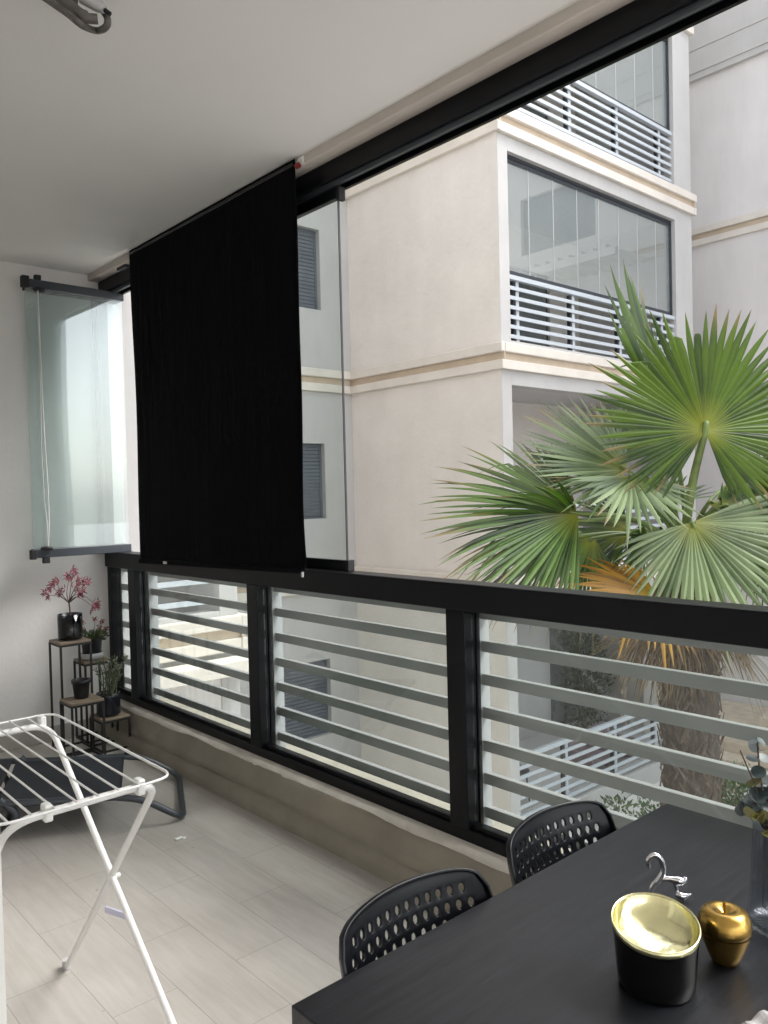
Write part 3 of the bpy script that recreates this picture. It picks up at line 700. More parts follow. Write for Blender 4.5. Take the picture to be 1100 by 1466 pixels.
# gold apple
ac = Vector((1.268, .607, TZ))
t = thing('gold_apple_box', 'shiny gold apple-shaped ornament with a stalk on the table', 'ornament')
pf = [(0, .0), (.014, 0), (.021, .003), (.027, .016), (.034, .034), (.0395, .05)]
MB().lathe(ac, pf + [(.0402, .0525)], 48).build('apple_base', M['gold'], t)
MB().lathe(ac, [(.0385, .0535), (.0408, .0545), (.0418, .062), (.0405, .074), (.035, .084), (.026, .0895), (.016, .0885), (.008, .084), (.001, .080)], 48).build('apple_lid', M['gold'], t)
MB().tube([ac + Vector((0, 0, .080)), ac + Vector((.001, 0, .090)), ac + Vector((.002, .001, .098))], [.0022, .002, .0032], 8).build('stalk', M['gold'], t)
# silver swan: one skinned curve body
t = thing('silver_swan', 'small polished silver swan figurine on the table behind the vessel', 'figurine')
sc = Vector((1.386, .774, TZ))
def SW(a, b, c=0): return sc + _rt * a * 1.06 + Vector((0, 0, 1)) * b * 1.15 + Vector((FW.x, FW.y, 0)).normalized() * c
sp = [(-.030, 0.0), (-.031, .014), (-.026, .026), (-.014, .034), (-.004, .040)]
body = cr([SW(-.029, .0), SW(-.030, .014), SW(-.024, .027), SW(-.012, .034), SW(.002, .035), SW(.016, .032), SW(.028, .031), SW(.036, .037)], 6)
nb = len(body)
rr = []
for i in range(nb):
    u = i / (nb - 1); rr.append(.0032 + .0018 * math.sin(u * math.pi) + (.004 * math.exp(-((u - .78) / .13) ** 2)) - (.003 if u > .97 else 0))
MB().tube(body, rr, 12).build('body', M['chrome'], t)
neck = cr([SW(-.018, .030), SW(-.009, .042), SW(-.006, .056), SW(-.012, .070), SW(-.022, .075), SW(-.031, .070), SW(-.033, .062), SW(-.030, .053)], 6)
nn = len(neck)
MB().tube(neck, [(.0062 - .0022 * (i / nn)) if i < nn * .72 else (.0046 if i < nn * .86 else .0046 - .0042 * (i / nn - .86) / .14) for i in range(nn)], 12).build('neck', M['chrome'], t)
MB().tube(cr([SW(.012, .030), SW(.017, .020), SW(.018, .010), SW(.020, .003)], 5), [.0035] * 8 + [.003] * 5 + [.0025] * 3, 10).build('leg', M['chrome'], t)
MB().tube(cr([SW(.014, .012, -.004), SW(.026, .008, -.006), SW(.040, .012, -.008)], 5), [.004, .0055, .0065, .007, .007, .0065, .006, .0045, .003, .002, .0008], 10).build('wing', M['chrome'], t)

# ribbed glass vase + eucalyptus
vx, vy = 1.437, .588
t = thing('ribbed_glass_vase', 'tall ribbed blue-grey glass vase at the right end of the table', 'vase')
MB().lathe((vx, vy, TZ), [(.03, .0005), (.050, .002), (.054, .008), (.0535, .02), (.0495, .05), (.0455, .10), (.042, .16), (.041, .19), (.0425, .203), (.040, .203), (.0385, .19), (.0395, .16), (.043, .10), (.047, .05), (.050, .02), (.045, .012), (0, .01)], 96, ribs=24, ribd=.02).build('vase_glass', M['vase'], t)
t = thing('eucalyptus_branch', 'dried eucalyptus with round grey and yellowed leaves in the vase', 'branch')
V0 = Vector((vx, vy, TZ + .012)); st = MB(); rl = []; ry_ = []
def disc(p, nrm, r, lst): lst.append((Vector(p), Vector(nrm).normalized(), r))
def VS(a, b, c=0): return V0 + _rt * a + Vector((0, 0, 1)) * b * .75 + Vector((FW.x, FW.y, 0)).normalized() * c
for (pts, top0) in (([VS(.0, .0), VS(-.012, .2), VS(-.030, .33), VS(-.036, .425)], .20), ([VS(.01, 0), VS(.01, .2), VS(.005, .28), VS(-.02, .31)], .15),
                    ([VS(-.01, 0), VS(.012, .18), VS(.03, .26), VS(.035, .32)], .15), ([VS(0, .0), VS(-.02, .22), VS(-.035, .28), VS(-.062, .262)], .2)):
    pp = cr(pts, 8); st.tube(pp, .0016, 6)
    for i in range(12, len(pp)):
        if i % 2: continue
        q = pp[i]; u = i / len(pp); r = .0165 - .008 * max(0, (u - .6) / .4)
        ang = random.uniform(0, 3.14) if i % 4 else random.uniform(0, .4)
        s = _rt * math.cos(ang) + Vector((FW.x, FW.y, 0)) * math.sin(ang)
        for sg in (-1, 1):
            disc(q + s * sg * r * .8, Vector((0, 0, 1)) + s * sg * random.uniform(-.4, .7) + FW * random.uniform(-.9, .1), r, ry_ if random.random() < .08 else rl)
st.tube([VS(.0, .1), VS(-.04, .32), VS(-.066, .405)], .0013, 5)
for k in range(8): disc(VS(-.045 + random.uniform(-.018, .018), .262 + random.uniform(-.012, .012), -.02), rv() - FW, .009, ry_)
for k in range(5): disc(VS(-.02 + random.uniform(-.018, .018), .222 + random.uniform(-.012, .012), -.03), rv() - FW, .009, ry_)
for k in range(22): disc(VS(.0 + random.uniform(-.025, .03), .255 + random.uniform(-.035, .05), random.uniform(-.02, .02)), rv() - FW * .6, .0145, rl)
st.build('stems', M['bark'], t)
def discmesh(lst, name, mt):
    vs, fs, tn = [], [], []
    for p, nr, r in lst:
        a = nr.orthogonal().normalized(); b = nr.cross(a); s = len(vs); tt = random.random(); vs.append(p - nr * r * .12); tn.append(tt)
        for k in range(12):
            q = k * math.pi / 6; vs.append(p + (a * math.cos(q) + b * math.sin(q) * .9) * r); tn.append(tt)
        fs += [(s, s + 1 + k, s + 1 + (k + 1) % 12) for k in range(12)]
    me = bpy.data.meshes.new(name); me.from_pydata([tuple(v) for v in vs], [], fs); me.update(); me.materials.append(mt); me.polygons.foreach_set('use_smooth', [True] * len(fs))
    at_ = me.attributes.new('tint', 'FLOAT', 'POINT'); at_.data.foreach_set('value', tn)
    o = bpy.data.objects.new(name, me); C.objects.link(o); o.parent = t
discmesh(rl, 'leaves', M['euc']); discmesh(ry_, 'yellow_leaves', M['eucy'])
# folded cloth on the near right corner of the table
t = thing('woven_cloth', 'rumpled pale grey woven cloth at the bottom right of the table', 'cloth')
cc = at(1118, 1480, 1); 
dz = (CAM.z - TZ - .012) / -(cc - CAM).z; cc = CAM + (cc - CAM) * dz
vs = []; N_ = 26
for j in range(N_):
    for i in range(N_):
        u, v = i / (N_ - 1) * 2 - 1, j / (N_ - 1) * 2 - 1
        e = max(abs(u), abs(v)); z = TZ + .0015 + .022 * (1 - e ** 6) * (1 + .25 * math.sin(u * 7 + v * 3) + .12 * math.sin(v * 11))
        vs.append((cc.x + (u * .042 + v * .016), cc.y + (v * .040 - u * .012), z))
vs += [(x, y, TZ + .0008) for x, y, z in vs]
fs = [(j * N_ + i, j * N_ + i + 1, (j + 1) * N_ + i + 1, (j + 1) * N_ + i) for j in range(N_ - 1) for i in range(N_ - 1)]
h = N_ * N_; fs += [tuple(reversed([a + h for a in f])) for f in fs]
for i in range(N_ - 1):
    fs += [(i, i + h, i + 1 + h, i + 1), ((N_ - 1) * N_ + i, (N_ - 1) * N_ + i + 1, (N_ - 1) * N_ + i + 1 + h, (N_ - 1) * N_ + i + h), (i * N_, (i + 1) * N_, (i + 1) * N_ + h, i * N_ + h), (i * N_ + N_ - 1, i * N_ + N_ - 1 + h, (i + 1) * N_ + N_ - 1 + h, (i + 1) * N_ + N_ - 1)]
MB().add(vs, fs, True).build('cloth_body', M['cloth'], t)

# ------------------------------------------------------------------ outside : ground
GZ = -3.3
tag(MB().add([(-150, -150, GZ), (150, -150, GZ), (150, 150, GZ), (-150, 150, GZ)], [(0, 1, 2, 3)]).build('ground', M['pave']), kind='structure')

# generic pieces -----------------------------------------------------
def cornice(parent, zf, faces):
    """two ledges with a tan recess between; faces = list of (x0,y0,x1,y1,outward normal 2D)"""
    up, tn, lo = MB(), MB(), MB()
    for (x0, y0, x1, y1, nx, ny) in faces:
        for mbx, za, zb, dp in ((up, .10, .225, .075), (tn, .004, .098, .02), (lo, -.12, .002, .06)):
            if nx: mbx.box(x0 + min(0, nx * dp), y0, zf + za, x0 + max(0, nx * dp), y1, zf + zb)
            else: mbx.box(x0, y0 + min(0, ny * dp), zf + za, x1, y0 + max(0, ny * dp), zf + zb)
    up.build('cornice_ledge', M['cream'], parent, .012); tn.build('cornice_recess', M['tan'], parent); lo.build('cornice_ledge', M['cream'], parent, .01)

def shutter(parent, name, x0, z0, x1, z1, y, ny=-1, along='x'):
    """closed roller shutter in a reveal; along x on plane y, or along y on plane x"""
    f = MB(); s = MB(); th = .03
    def bx(m_, a0, za, a1, zb, d0, d1):
        lo, hi = sorted((y + ny * d0, y + ny * d1))
        if along == 'x': m_.box(a0, lo, za, a1, hi, zb)
        else: m_.box(lo, a0, za, hi, a1, zb)
    bx(f, x0, z0, x0 + .04, z1, 0, .035); bx(f, x1 - .04, z0, x1, z1, 0, .035); bx(f, x0 + .04, z1 - .05, x1 - .04, z1, 0, .034); bx(f, x0 + .04, z0, x1 - .04, z0 + .03, 0, .034)
    fo = f.build(name, M['shutter'], parent)
    k = int((z1 - z0 - .08) / .055)
    for i in range(k):
        za = z0 + .03 + i * (z1 - z0 - .08) / k; zb = za + (z1 - z0 - .08) / k
        bx(s, x0 + .04, za + .006, x1 - .04, zb - .001, 0, .026); bx(s, x0 + .04, za, x1 - .04, za + .006, 0, .008)
    s.build('shutter_slats', M['shutter'], fo)

def tower(name, label, x0, x1, yf, yb, cl, crr, glazed, zlo=GZ, open_floors=(-1, 0, 1, 2), side='left', sidemat=None):
    t = thing(name, label, 'building')
    FL = [-3.06 + .14, .14, 3.2, 6.26, 9.32]
    sm = sidemat or M['ext']
    ztop = 12.3
    # side walls
    if side in ('left', 'both'): box('side_wall', sm, t, x0, yf + .0045, zlo, x0 + .12, yb, ztop)
    box('far_wall', M['white'], t, x1 - .18, yf + .2, zlo, x1, yb, ztop)
    MB().box(x0 + .1205, yf + .004, zlo, x0 + cl, yf + .199, ztop).box(x0, yf, zlo, x0 + cl, yf + .004, ztop).build('column', M['white'], t)
    box('column', M['white'], t, x1 - crr, yf, zlo, x1, yf + .199, ztop, .006)
    for zf in FL[1:] + [12.3]:
        MB().box(x0 + cl + .0005, yf + .001, zf - .31, x1 - crr - .0005, yf + .198, zf + .275).build('spandrel', M['white'], t, .004)
        cornice(t, zf, [(x0 - .0, yf, x1 + .0, yf, 0, -1)] + ([(x0, yf - .07, x0, yb, -1, 0)] if side in ('left', 'both') else []) + [(x1, yf - .07, x1, yb, 1, 0)])
    for zf in FL:
        MB().box(x0 + .181, yf + .2, zf - .16, x1 - .181, yb, zf).build('floor_slab', M['soffit'], t)
    MB().box(x0 + .181, yf + .2, 12.1, x1 - .181, yb, 12.3).build('roof', M['soffit'], t)
    return t, FL

def balcony_rail(parent, x0, x1, y, zb, zt, n=6, posts=(), mt='white_slat'):
    MB().box(x0, y, zt - .06, x1, y + .07, zt).build('handrail', M[mt], parent, .004)
    s = MB()
    for i in range(n):
        z = zb + .05 + i * (zt - .06 - zb - .05) / n
        s.box(x0, y + .02, z, x1, y + .045, z + .048)
    s.build('slat_panel', M[mt], parent)
    for p in posts:
        box('rail_post', M[mt], parent, p - .03, y + .0455, zb, p + .03, y + .06, zt - .0605)
        box('rail_post', M['dark'], parent, p - .07, y + .061, zb, p + .0, y + .11, zt - .0605)

# --- corner tower ---------------------------------------------------
YF = 6.77; XA, XB = 8.17, 13.30
t, FL = tower('corner_building', 'white and beige apartment block with stacked glazed balconies behind the palm', XA, XB, YF, 12.0, .2, .56, True)
xi0, xi1 = XA + .2, XB - .56
YB = 8.95
# back walls of the balconies with doors
for lv, zf in enumerate(FL[:4]):
    top = FL[lv + 1] - .16
    bw = M['ext'] if lv != 0 else M['white']
    dx0, dx1 = [(10.95, 12.6), (11.98, 12.75), (9.6, 12.2), (9.3, 12.3)][lv]
    if lv == 0: dx0, dx1 = 12.0, 13.0
    dtop = zf + 2.2 if lv != 1 else zf + 2.02
    MB().box(XA + .181, YB, zf, dx0, YB + .15, top).box(dx1, YB, zf, XB - .181, YB + .15, top).box(dx0, YB, dtop, dx1, YB + .15, top).build('back_wall', bw, t)
    dr = box('balcony_door', M['dark'], t, dx0 + .001, YB + .05, zf + .001, dx1 - .001, YB + .11, dtop - .001)
    if lv == 1:
        box('shutter_box', M['shutter'], dr, dx0 + .002, YB + .0, dtop - .36, dx1 - .002, YB + .049, dtop - .002)
    gx = (dx0 + dx1) / 2
    for (a, b) in ((dx0 + .07, gx - .04), (gx + .04, dx1 - .07)):
        box('door_glass', M['bglass'], dr, a, YB + .03, zf + .08, b, YB + .045, dtop - (.42 if lv == 1 else .08))
box('meter_box', M['dark'], t, XA + .1815, 8.05, FL[1] + 1.55, XA + .26, 8.25, FL[1] + 2.05)
# curtains and furniture behind the middle and top glazing
for lv in (2, 3):
    zf = FL[lv]
    cm = MB(); 
    for k in range(40):
        x = 8.6 + k * .03; cm.box(x, YB - .12 + .02 * math.sin(k * 1.9), zf + .05, x + .031, YB - .10 + .02 * math.sin(k * 1.9), zf + 2.5)
    cm.build('curtain', M['wplast'], t)
# railings
pp = [8.62, 9.896, 11.134, 12.40]
for lv in (1, 2, 3): balcony_rail(t, xi0 + .001, xi1 - .001, YF + .03, FL[lv] + .275, FL[lv] + 1.155, 6, pp)
balcony_rail(t, xi0 + .001, xi1 - .001, YF + .03, -2.98, -2.065, 6, [9.53, 10.8, 12.0])
box('parapet', M['white'], t, xi0 + .001, YF + .001, GZ, xi1 - .001, YF + .2, -2.99, .004)
# frameless glazing on middle and top
xm = [xi0, 8.93, 9.487, 10.063, 10.62, 11.162, 11.712, 12.272, xi1]
for lv in (2, 3):
    zb, ztp = FL[lv] + 1.157, FL[lv + 1] - .312
    for m_i, (a, b) in enumerate(zip(xm[:-1], xm[1:])):
        p = box('glass_panel', M['bglass'], t, a + .006, YF + .10, zb + .07, b - .006, YF + .108, ztp - .09)
        box('panel_rail', M['anth'], p, a + .002, YF + .085, zb + .004, b - .002, YF + .125, zb + .0695)
        box('panel_rail', M['anth'], p, a + .002, YF + .085, ztp - .0895, b - .002, YF + .125, ztp - .04)
        if m_i: box('edge_seal', M['wceram'], p, a - .0055, YF + .098, zb + .071, a + .0055, YF + .112, ztp - .091)
    box('top_track', M['anth'], t, xi0 + .001, YF + .07, ztp - .0395, xi1 - .001, YF + .15, ztp - .001)
    box('glazing_jamb', M['anth'], t, xi1 - .035, YF + .07, zb + .001, xi1 - .001, YF + .15, ztp - .04)

# --- left tower -----------------------------------------------------
XC = 4.12
t, FL = tower('left_building', 'cream apartment block with open slatted balcony left of the recess', 1.2, XC, YF, 12.0, .2, .20, False, side='none')
for lv, zf in enumerate(FL[:4]):
    top = FL[lv + 1] - .16
    MB().box(1.2, 8.4, zf, XC - .181, 8.55, top).build('back_wall', M['ext'] if lv else M['wing'], t)
for lv in (1, 2, 3): balcony_rail(t, 1.401, XC - .201, YF + .03, FL[lv] + .30, FL[lv] + 1.0, 3, [2.2, 3.3])
box('infill_wall', M['wing'], t, 1.4, YF + .02, GZ, XC - .2, YF + .18, -.171)
box('wide_ledge', M['cream'], t, 1.4, YF - .30, -.16, XC + .08, YF - .0605, -.02, .01)
box('floor_finish', M['white'], t, 1.4, YF + .2, FL[1] + .0005, XC - .181, 8.4, FL[1] + .02)
# outdoor chair on it
c0 = thing('balcony_chair', 'small dark metal chair on the neighbour\'s open balcony', 'chair', (3.35, 7.6, FL[1] + .02)); 
cb = MB()
for sx in (-.2, .2):
    for sy in (-.2, .2): cb.tube([(sx, sy, 0), (sx * .9, sy * .9, .44)], .012, 6)
    cb.tube([(sx * .9, .18, .44), (sx * .9, .24, .85)], .012, 6)
cb.build('frame', M['dark'], c0); MB().box(-.21, -.21, .44, .21, .21, .465).build('seat', M['dark'], c0, .01); MB().box(-.18, .215, .6, .18, .235, .86).build('backrest', M['dark'], c0, .01)

# --- recess wall ----------------------------------------------------
YR = 9.83
t = thing('recess_building', 'pale recessed facade with roller-shuttered windows between the two blocks', 'building')
def wall_with_holes(name, mt, parent, x0, x1, z0, z1, y0, y1, holes):
    """holes: (hx0,hz0,hx1,hz1) all in one column range sorted by z"""
    hx0, hx1 = holes[0][0], holes[0][2]; mb = MB().box(x0, y0, z0, hx0, y1, z1).box(hx1, y0, z0, x1, y1, z1)
    z = z0
    for (_, a, _, b) in holes: mb.box(hx0, y0, z, hx1, y1, a); z = b
    mb.box(hx0, y0, z, hx1, y1, z1); return mb.build(name, mt, parent)
holes = [(6.73, -2.20, 7.60, -1.03), (6.73, 1.14, 7.60, 2.29), (6.73, 4.33, 7.60, 5.55), (6.73, 7.5, 7.60, 8.7)]
wall_with_holes('recess_wall', M['white'], t, XC - .18 + .2, XA - .0005, GZ, 12.3, YR, YR + .25, holes)
for (a, b, c_2, d) in holes:
    shutter(t, 'window', a + .001, b + .001, c_2 - .001, d - .001, YR + .12)
for zf in FL[1:] + [12.3]: cornice(t, zf, [(XC + .07, YR, XA - .07, YR, 0, -1)])
box('drain_channel', M['wceram'], t, 5.32, YR - .05, GZ, 5.42, YR - .0005, -.35)

# --- right wing -----------------------------------------------------
t = thing('wing_building', 'pale grey rendered building wing on the right with a grooved parapet', 'building')
XW = 15.1
mbw = MB()
ops = [(1.9, 3.9, 6.95, 8.25), (1.9, 3.9, 3.9, 5.2), (1.9, 3.9, .9, 2.2), (-4, -2, 6.95, 8.25), (-4, -2, 3.9, 5.2)]
mbw.box(XW, -14, GZ, XW + .3, -4, 12.6).box(XW, -2, GZ, XW + .3, 1.9, 12.6).box(XW, 3.9, GZ, XW + .3, 16, 12.6)
for (a, b, zs) in ((-4, -2, ((3.9, 5.2), (6.95, 8.25))), (1.9, 3.9, ((.9, 2.2), (3.9, 5.2), (6.95, 8.25)))):
    z = GZ
    for (p, q_) in zs: mbw.box(XW, a, z, XW + .3, b, p); z = q_
    mbw.box(XW, a, z, XW + .3, b, 12.6)
mbw.build('wing_wall', M['wing'], t)
for (a, b, p, q_) in ops: shutter(t, 'window', a + .001, p + .001, b - .001, q_ - .001, XW + .14, -1, 'y')
for zf in (.14, 3.2, 6.26): cornice(t, zf, [(XW, -14, XW, 16, -1, 0)])
ps = MB().box(XW - .08, -14, 9.30, XW - .0005, 16, 9.42).box(XW - .10, -14, 9.42, XW - .0005, 16, 9.83).box(XW - .085, -14, 9.83, XW - .0005, 16, 9.85).box(XW - .10, -14, 9.85, XW - .0005, 16, 10.42).box(XW - .085, -14, 10.42, XW - .0005, 16, 10.44).box(XW - .10, -14, 10.44, XW - .0005, 16, 11.2)
ps.build('parapet_band', M['white'], t)
# pergola (seen mirrored in the glazing)
pg = MB()
for k in range(8): pg.box(XW - 1.6, 3.1 + k * .28, 6.05, XW - .12, 3.2 + k * .28, 6.15)
pg.box(XW - 1.66, 3.0, 5.9, XW - 1.58, 5.4, 6.049)
pgo = thing('pergola', 'pale slatted pergola on the wing building opposite', 'pergola'); pg.build('pergola_frame', M['wplast'], pgo)
# link wall between tower and wing
t = thing('link_building', 'rendered wall joining the corner block and the wing', 'building')
box('link_wall', M['wing'], t, XB + .001, 9.5, GZ, XW - .001, 9.75, 12.6)

# --- our own building's outside (light blocker, mirrored) -----------
t = thing('own_building', 'cream facade of the building the balcony belongs to', 'building')
box('lower_facade', M['ext'], t, -6, -5, GZ, 2.379, 6.76, -.321)
box('upper_facade', M['ext'], t, -6, -5, 3.301, 2.379, 6.76, 8.0)
box('rear_wall', M['ext'], t, -6, .97, -.32, -3.201, 6.76, 3.3)
box('end_pier', M['white'], t, 2.174, YE + .061, -.043, 2.43, YE + .36, 3.3, .006)
box('side_facade', M['ext'], t, -3.2, YE + .301, -.043, 2.173, 6.75, 3.2995)

# ------------------------------------------------------------------ ground floor garden : stairs, shrubs, sofa, lattice
t = thing('garden_steps', 'tan stone garden steps beside the palm trunk', 'stairs')
sb = MB()
for k in range(4):
    sb.box(12.3 + k * .42, 5.7, GZ + (.001 if k == 0 else .0015 + k * .17), 15.05, 7.2, GZ + .17 + k * .17)
sb.build('steps', M['stone'], t, .01)
MB().box(13.2, 5.45, GZ + .002, 15.0, 5.699, GZ + 1.0).build('side_wall', M['stone'], t, .01)
def shrub(name, label, c, rx, ry, rz, n, mt='shrub', ls=.09, grp=None, stems=True):
    t = thing(name, label, 'shrub', (0, 0, 0), grp); items = []; c = Vector(c)
    for _ in range(n):
        while True:
            r = rv(1)
            if .3 < r.length < 1: break
        k = 1 + .22 * math.sin(r.x * 7 + r.y * 5 + c.x)
        p = c + Vector((r.x * rx * k, r.y * ry * k, r.z * rz * k)); items.append((p, r + rv(.8) + Vector((0, 0, .4)), rv(), random.uniform(.6, 1.3) * ls, ls * .42))
    leafset(t, 'foliage', M[mt], items)
    if stems:
        sm = MB()
        for k in range(6): sm.tube([(c.x + random.uniform(-.05, .05), c.y + random.uniform(-.05, .05), GZ), c + Vector((random.uniform(-rx, rx) * .6, random.uniform(-ry, ry) * .6, rz * .3))], [.015, .006], 6)
        sm.build('stem', M['bark'], t)
    return t
shrub('garden_shrub', 'dense green shrub right of the palm trunk at its foot', (11.35, 5.3, GZ + .32), .62, .5, .36, 1800, ls=.08)
shrub('garden_shrub', 'loose green shrub left of the palm trunk just past the table corner', (10.15, 5.75, GZ + .2), .5, .3, .28, 420, ls=.09)
shrub('garden_shrub', 'small feathery shrub in front of the white fence', (9.65, 6.15, GZ + .28), .3, .22, .24, 170, ls=.10)
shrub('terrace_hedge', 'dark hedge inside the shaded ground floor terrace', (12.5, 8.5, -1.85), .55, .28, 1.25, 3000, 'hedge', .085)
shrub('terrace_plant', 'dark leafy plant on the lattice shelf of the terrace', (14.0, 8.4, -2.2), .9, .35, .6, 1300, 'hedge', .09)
t = thing('terrace_lattice', 'brown timber lattice at the back of the ground floor terrace', 'lattice')
lt = MB()
for k in range(7): lt.box(12.9, 8.05, -2.7 + k * .22, 15.0, 8.1, -2.62 + k * .22)
for k in range(8): lt.box(12.95 + k * .28, 8.0, GZ + .001, 13.0 + k * .28, 8.049, -1.1)
lt.build('lattice_panel', M['stone'], t)
t = thing('terrace_pillar', 'pale pillar in front of the terrace lattice', 'pillar')
box('pillar_body', M['ext'], t, 12.9, 7.3, GZ + .001, 13.11, 7.6, -.17, .01)
# sofa: two mauve cushioned seats
def patio(label, x, y):
    t = thing('patio_chair', label, 'chair', (x, y, -2.92), 'mauve chairs on the ground floor terrace')
    t.scale = (.8, .75, .62)
    MB().box(-.31, -.3, .18, .31, .33, .40).build('seat', M['mauve'], t, .05, 3); MB().box(-.31, .335, .05, .31, .5, .82).build('backrest', M['mauve'], t, .05, 3)
    for sx in (-1, 1): MB().box(sx * .36 - .045, -.3, .0, sx * .36 + .045, .5, .55).build('armrest', M['mauve'], t, .03, 3)
    return t
patio('left mauve cushioned chair on the ground floor terrace', 10.75, 7.25); patio('right mauve cushioned chair on the ground floor terrace', 11.37, 7.25)
t = thing('bistro_chair', 'dark round-backed metal chair behind the white slats of the ground terrace', 'chair', (8.85, 7.25, -2.92))
bc = MB(); 
for k in range(4):
    a = k * math.pi / 2 + .7; bc.tube([(.2 * math.cos(a), .2 * math.sin(a), 0), (.16 * math.cos(a), .16 * math.sin(a), .44)], .012, 6)
bc.tube([(.2 * math.cos(a), .2 * math.sin(a), .44 + .4 * math.sin((a - .2) / 2.8 * math.pi)) for a in [.2 + .28 * k for k in range(11)]], .012, 6)
bc.build('frame', M['dark'], t); MB().lathe((0, 0, .44), [(.2, 0), (.21, .02), (0, .03)], 20).build('seat', M['dark'], t)

# ------------------------------------------------------------------ palm
palm = thing('fan_palm', 'tall fan palm with green fronds, a yellow frond and a brown skirt', 'palm tree')
def trunkpt(z):
    base = at(985, 860, 7.5); return Vector((base.x + (z + 3.3) * -.004, base.y + .01 * math.sin(z * 1.4), z))
tp = [trunkpt(GZ + (0.75 - GZ) * k / 60) for k in range(61)]
trr = [.262 + .03 * math.exp(-k / 5) - (.02 * k / 60) + .012 * math.sin(k * 1.7) + random.uniform(-.008, .008) for k in range(61)]
trr[-1] = .1
tk = MB().tube(tp, trr, 40); 
tko = tk.build('trunk', M['trunk'], palm)
# boots: broken petiole bases criss-crossing the trunk, and loose fibre strips
bt = MB()
for i in range(620):
    z = random.uniform(GZ, .75); a = random.uniform(0, 2 * math.pi); c = trunkpt(z); rad = Vector((math.cos(a), math.sin(a), 0)); tn = Vector((-math.sin(a), math.cos(a), 0))
    lean = random.choice((-1, 1)) * random.uniform(.2, .8); d = (Vector((0, 0, 1)) * random.choice((1, 1, -1)) + tn * lean).normalized(); L = random.uniform(.06, .22); wd = random.uniform(.006, .022); s = d.cross(rad).normalized()
    p0 = c + rad * (.245 + random.uniform(0, .02)); p1 = p0 + d * L + rad * random.uniform(0, .035)
    bt.add([p0 - s * wd, p0 + s * wd, p1 + s * wd * .3, p1 - s * wd * .3, p0 + rad * .012, p1 + rad * .008], [(0, 4, 5, 3), (4, 1, 2, 5), (0, 1, 4), (3, 5, 2)])
bt.build('trunk_boots', M['fibre'], palm)

CROWN = at(982, 800, 7.45)
def frond(hub, U, W, R, span, n, mt, droop=.15, fold=.0, split=.5, base=None, tipdroop=.0, pet=True, petr=.017, label=None, jit=.12, skew=0, seed=None, bend=0, edge=.22):
    if seed is not None: random.seed(seed)
    hub = Vector(hub); U = U.normalized(); W = (W - U * W.dot(U)).normalized(); Nn = U.cross(W)
    if Nn.dot(FW) > 0: Nn = -Nn
    sp = R_(span); dth = sp / (n - 1); vs, fs, tint, hubv, tipv = [], [], [], [], []
    ts = [.03, .15, .3, split * .8, split, split + (1 - split) * .25, split + (1 - split) * .5, split + (1 - split) * .75, split + (1 - split) * .9, 1.0]
    for i in range(n):
        th = -sp / 2 + dth * i + (random.uniform(-.12, .12) * dth); an = abs(2 * th / sp)
        L = R * (1 - edge * an ** 2) * random.uniform(.9, 1.04) * (1 + skew * th / sp); sd = random.uniform(-1, 1); dr = droop * random.uniform(.6, 1.4); td = tipdroop * random.uniform(0, 1.7)
        lat = random.uniform(-1, 1) * jit; tn = random.random(); b0 = len(vs)
        brk = random.random() < .07; dry = random.random() ** 2
        for j, t_ in enumerate(ts):
            ex = max(0, (t_ - split) / (1 - split))
            a = th + lat * ex * dth * 1.5; D = U * math.cos(a) + W * math.sin(a); Q = -U * math.sin(a) + W * math.cos(a)
            w_ = t_ * L * math.tan(dth / 2) * 1.13 if t_ <= split else split * L * math.tan(dth / 2) * 1.13 * (1 - ex ** 1.7) * 1.0 + .0006
            c = hub + D * (t_ * L) - Nn * fold * abs(math.sin(th)) * t_ * L + Nn * bend * (t_ ** 2) * L
            c = c + Vector((0, 0, -1)) * (dr * L * t_ ** 2.2 + td * L * ex ** 2) + Nn * sd * .03 * L * ex
            if brk and ex > .3: c += Vector((0, 0, -1)) * (ex - .3) * L * .35
            pl = w_ * .42
            vs += [c - Q * w_ - Nn * pl, c + Nn * pl * .6, c + Q * w_ - Nn * pl]; tint += [tn * .8 + .0, tn * .8 + .25, tn * .8 + .0]; hubv += [max(0, .75 - t_ * 3.2)] * 3; tipv += [max(0, (ex - .8 + .5 * dry * (dry > .5)) / .35) * .8] * 3
        for j in range(len(ts) - 1):
            k = b0 + j * 3; fs += [(k, k + 1, k + 4, k + 3), (k + 1, k + 2, k + 5, k + 4)]
    me = bpy.data.meshes.new('frond'); me.from_pydata([tuple(v) for v in vs], [], fs); me.update(); me.materials.append(M[mt])
    at_ = me.attributes.new('tint', 'FLOAT', 'POINT'); at_.data.foreach_set('value', tint)
    for nm, vv_ in (('hub', hubv), ('tip', tipv)): me.attributes.new(nm, 'FLOAT', 'POINT').data.foreach_set('value', [min(1, q) for q in vv_])
    o = bpy.data.objects.new('frond', me); C.objects.link(o); o.parent = palm
    if label: o['label'] = label
    if pet:
        b = base or CROWN + Vector((random.uniform(-.08, .08), random.uniform(-.08, .08), random.uniform(-.1, .15)))
        out = (hub - b); mid = b + out * .5 + Vector((0, 0, .10 * out.length)); pp = cr([b, mid, hub + U * .0, hub + U * R * .06], 8)
        rr = [petr * (1.5 - .85 * k / (len(pp) - 1)) for k in range(len(pp))]
        MB().tube(pp, rr, 8).build('petiole', M['petiole' if mt not in ('palm_y', 'palm_d') else 'fibre'], o)
    return o
V = cv
# 1 big bright fan facing us
frond(at(1010, 617, 6.35), V(.10, 1, .12), V(1, -.10, .1), 1.13, 300, 62, 'palm_a', droop=.05, fold=.08, split=.6, base=at(976, 800, 6.9), petr=.030, edge=.40, seed=11, label='large bright green frond spread towards the balcony', jit=.06)
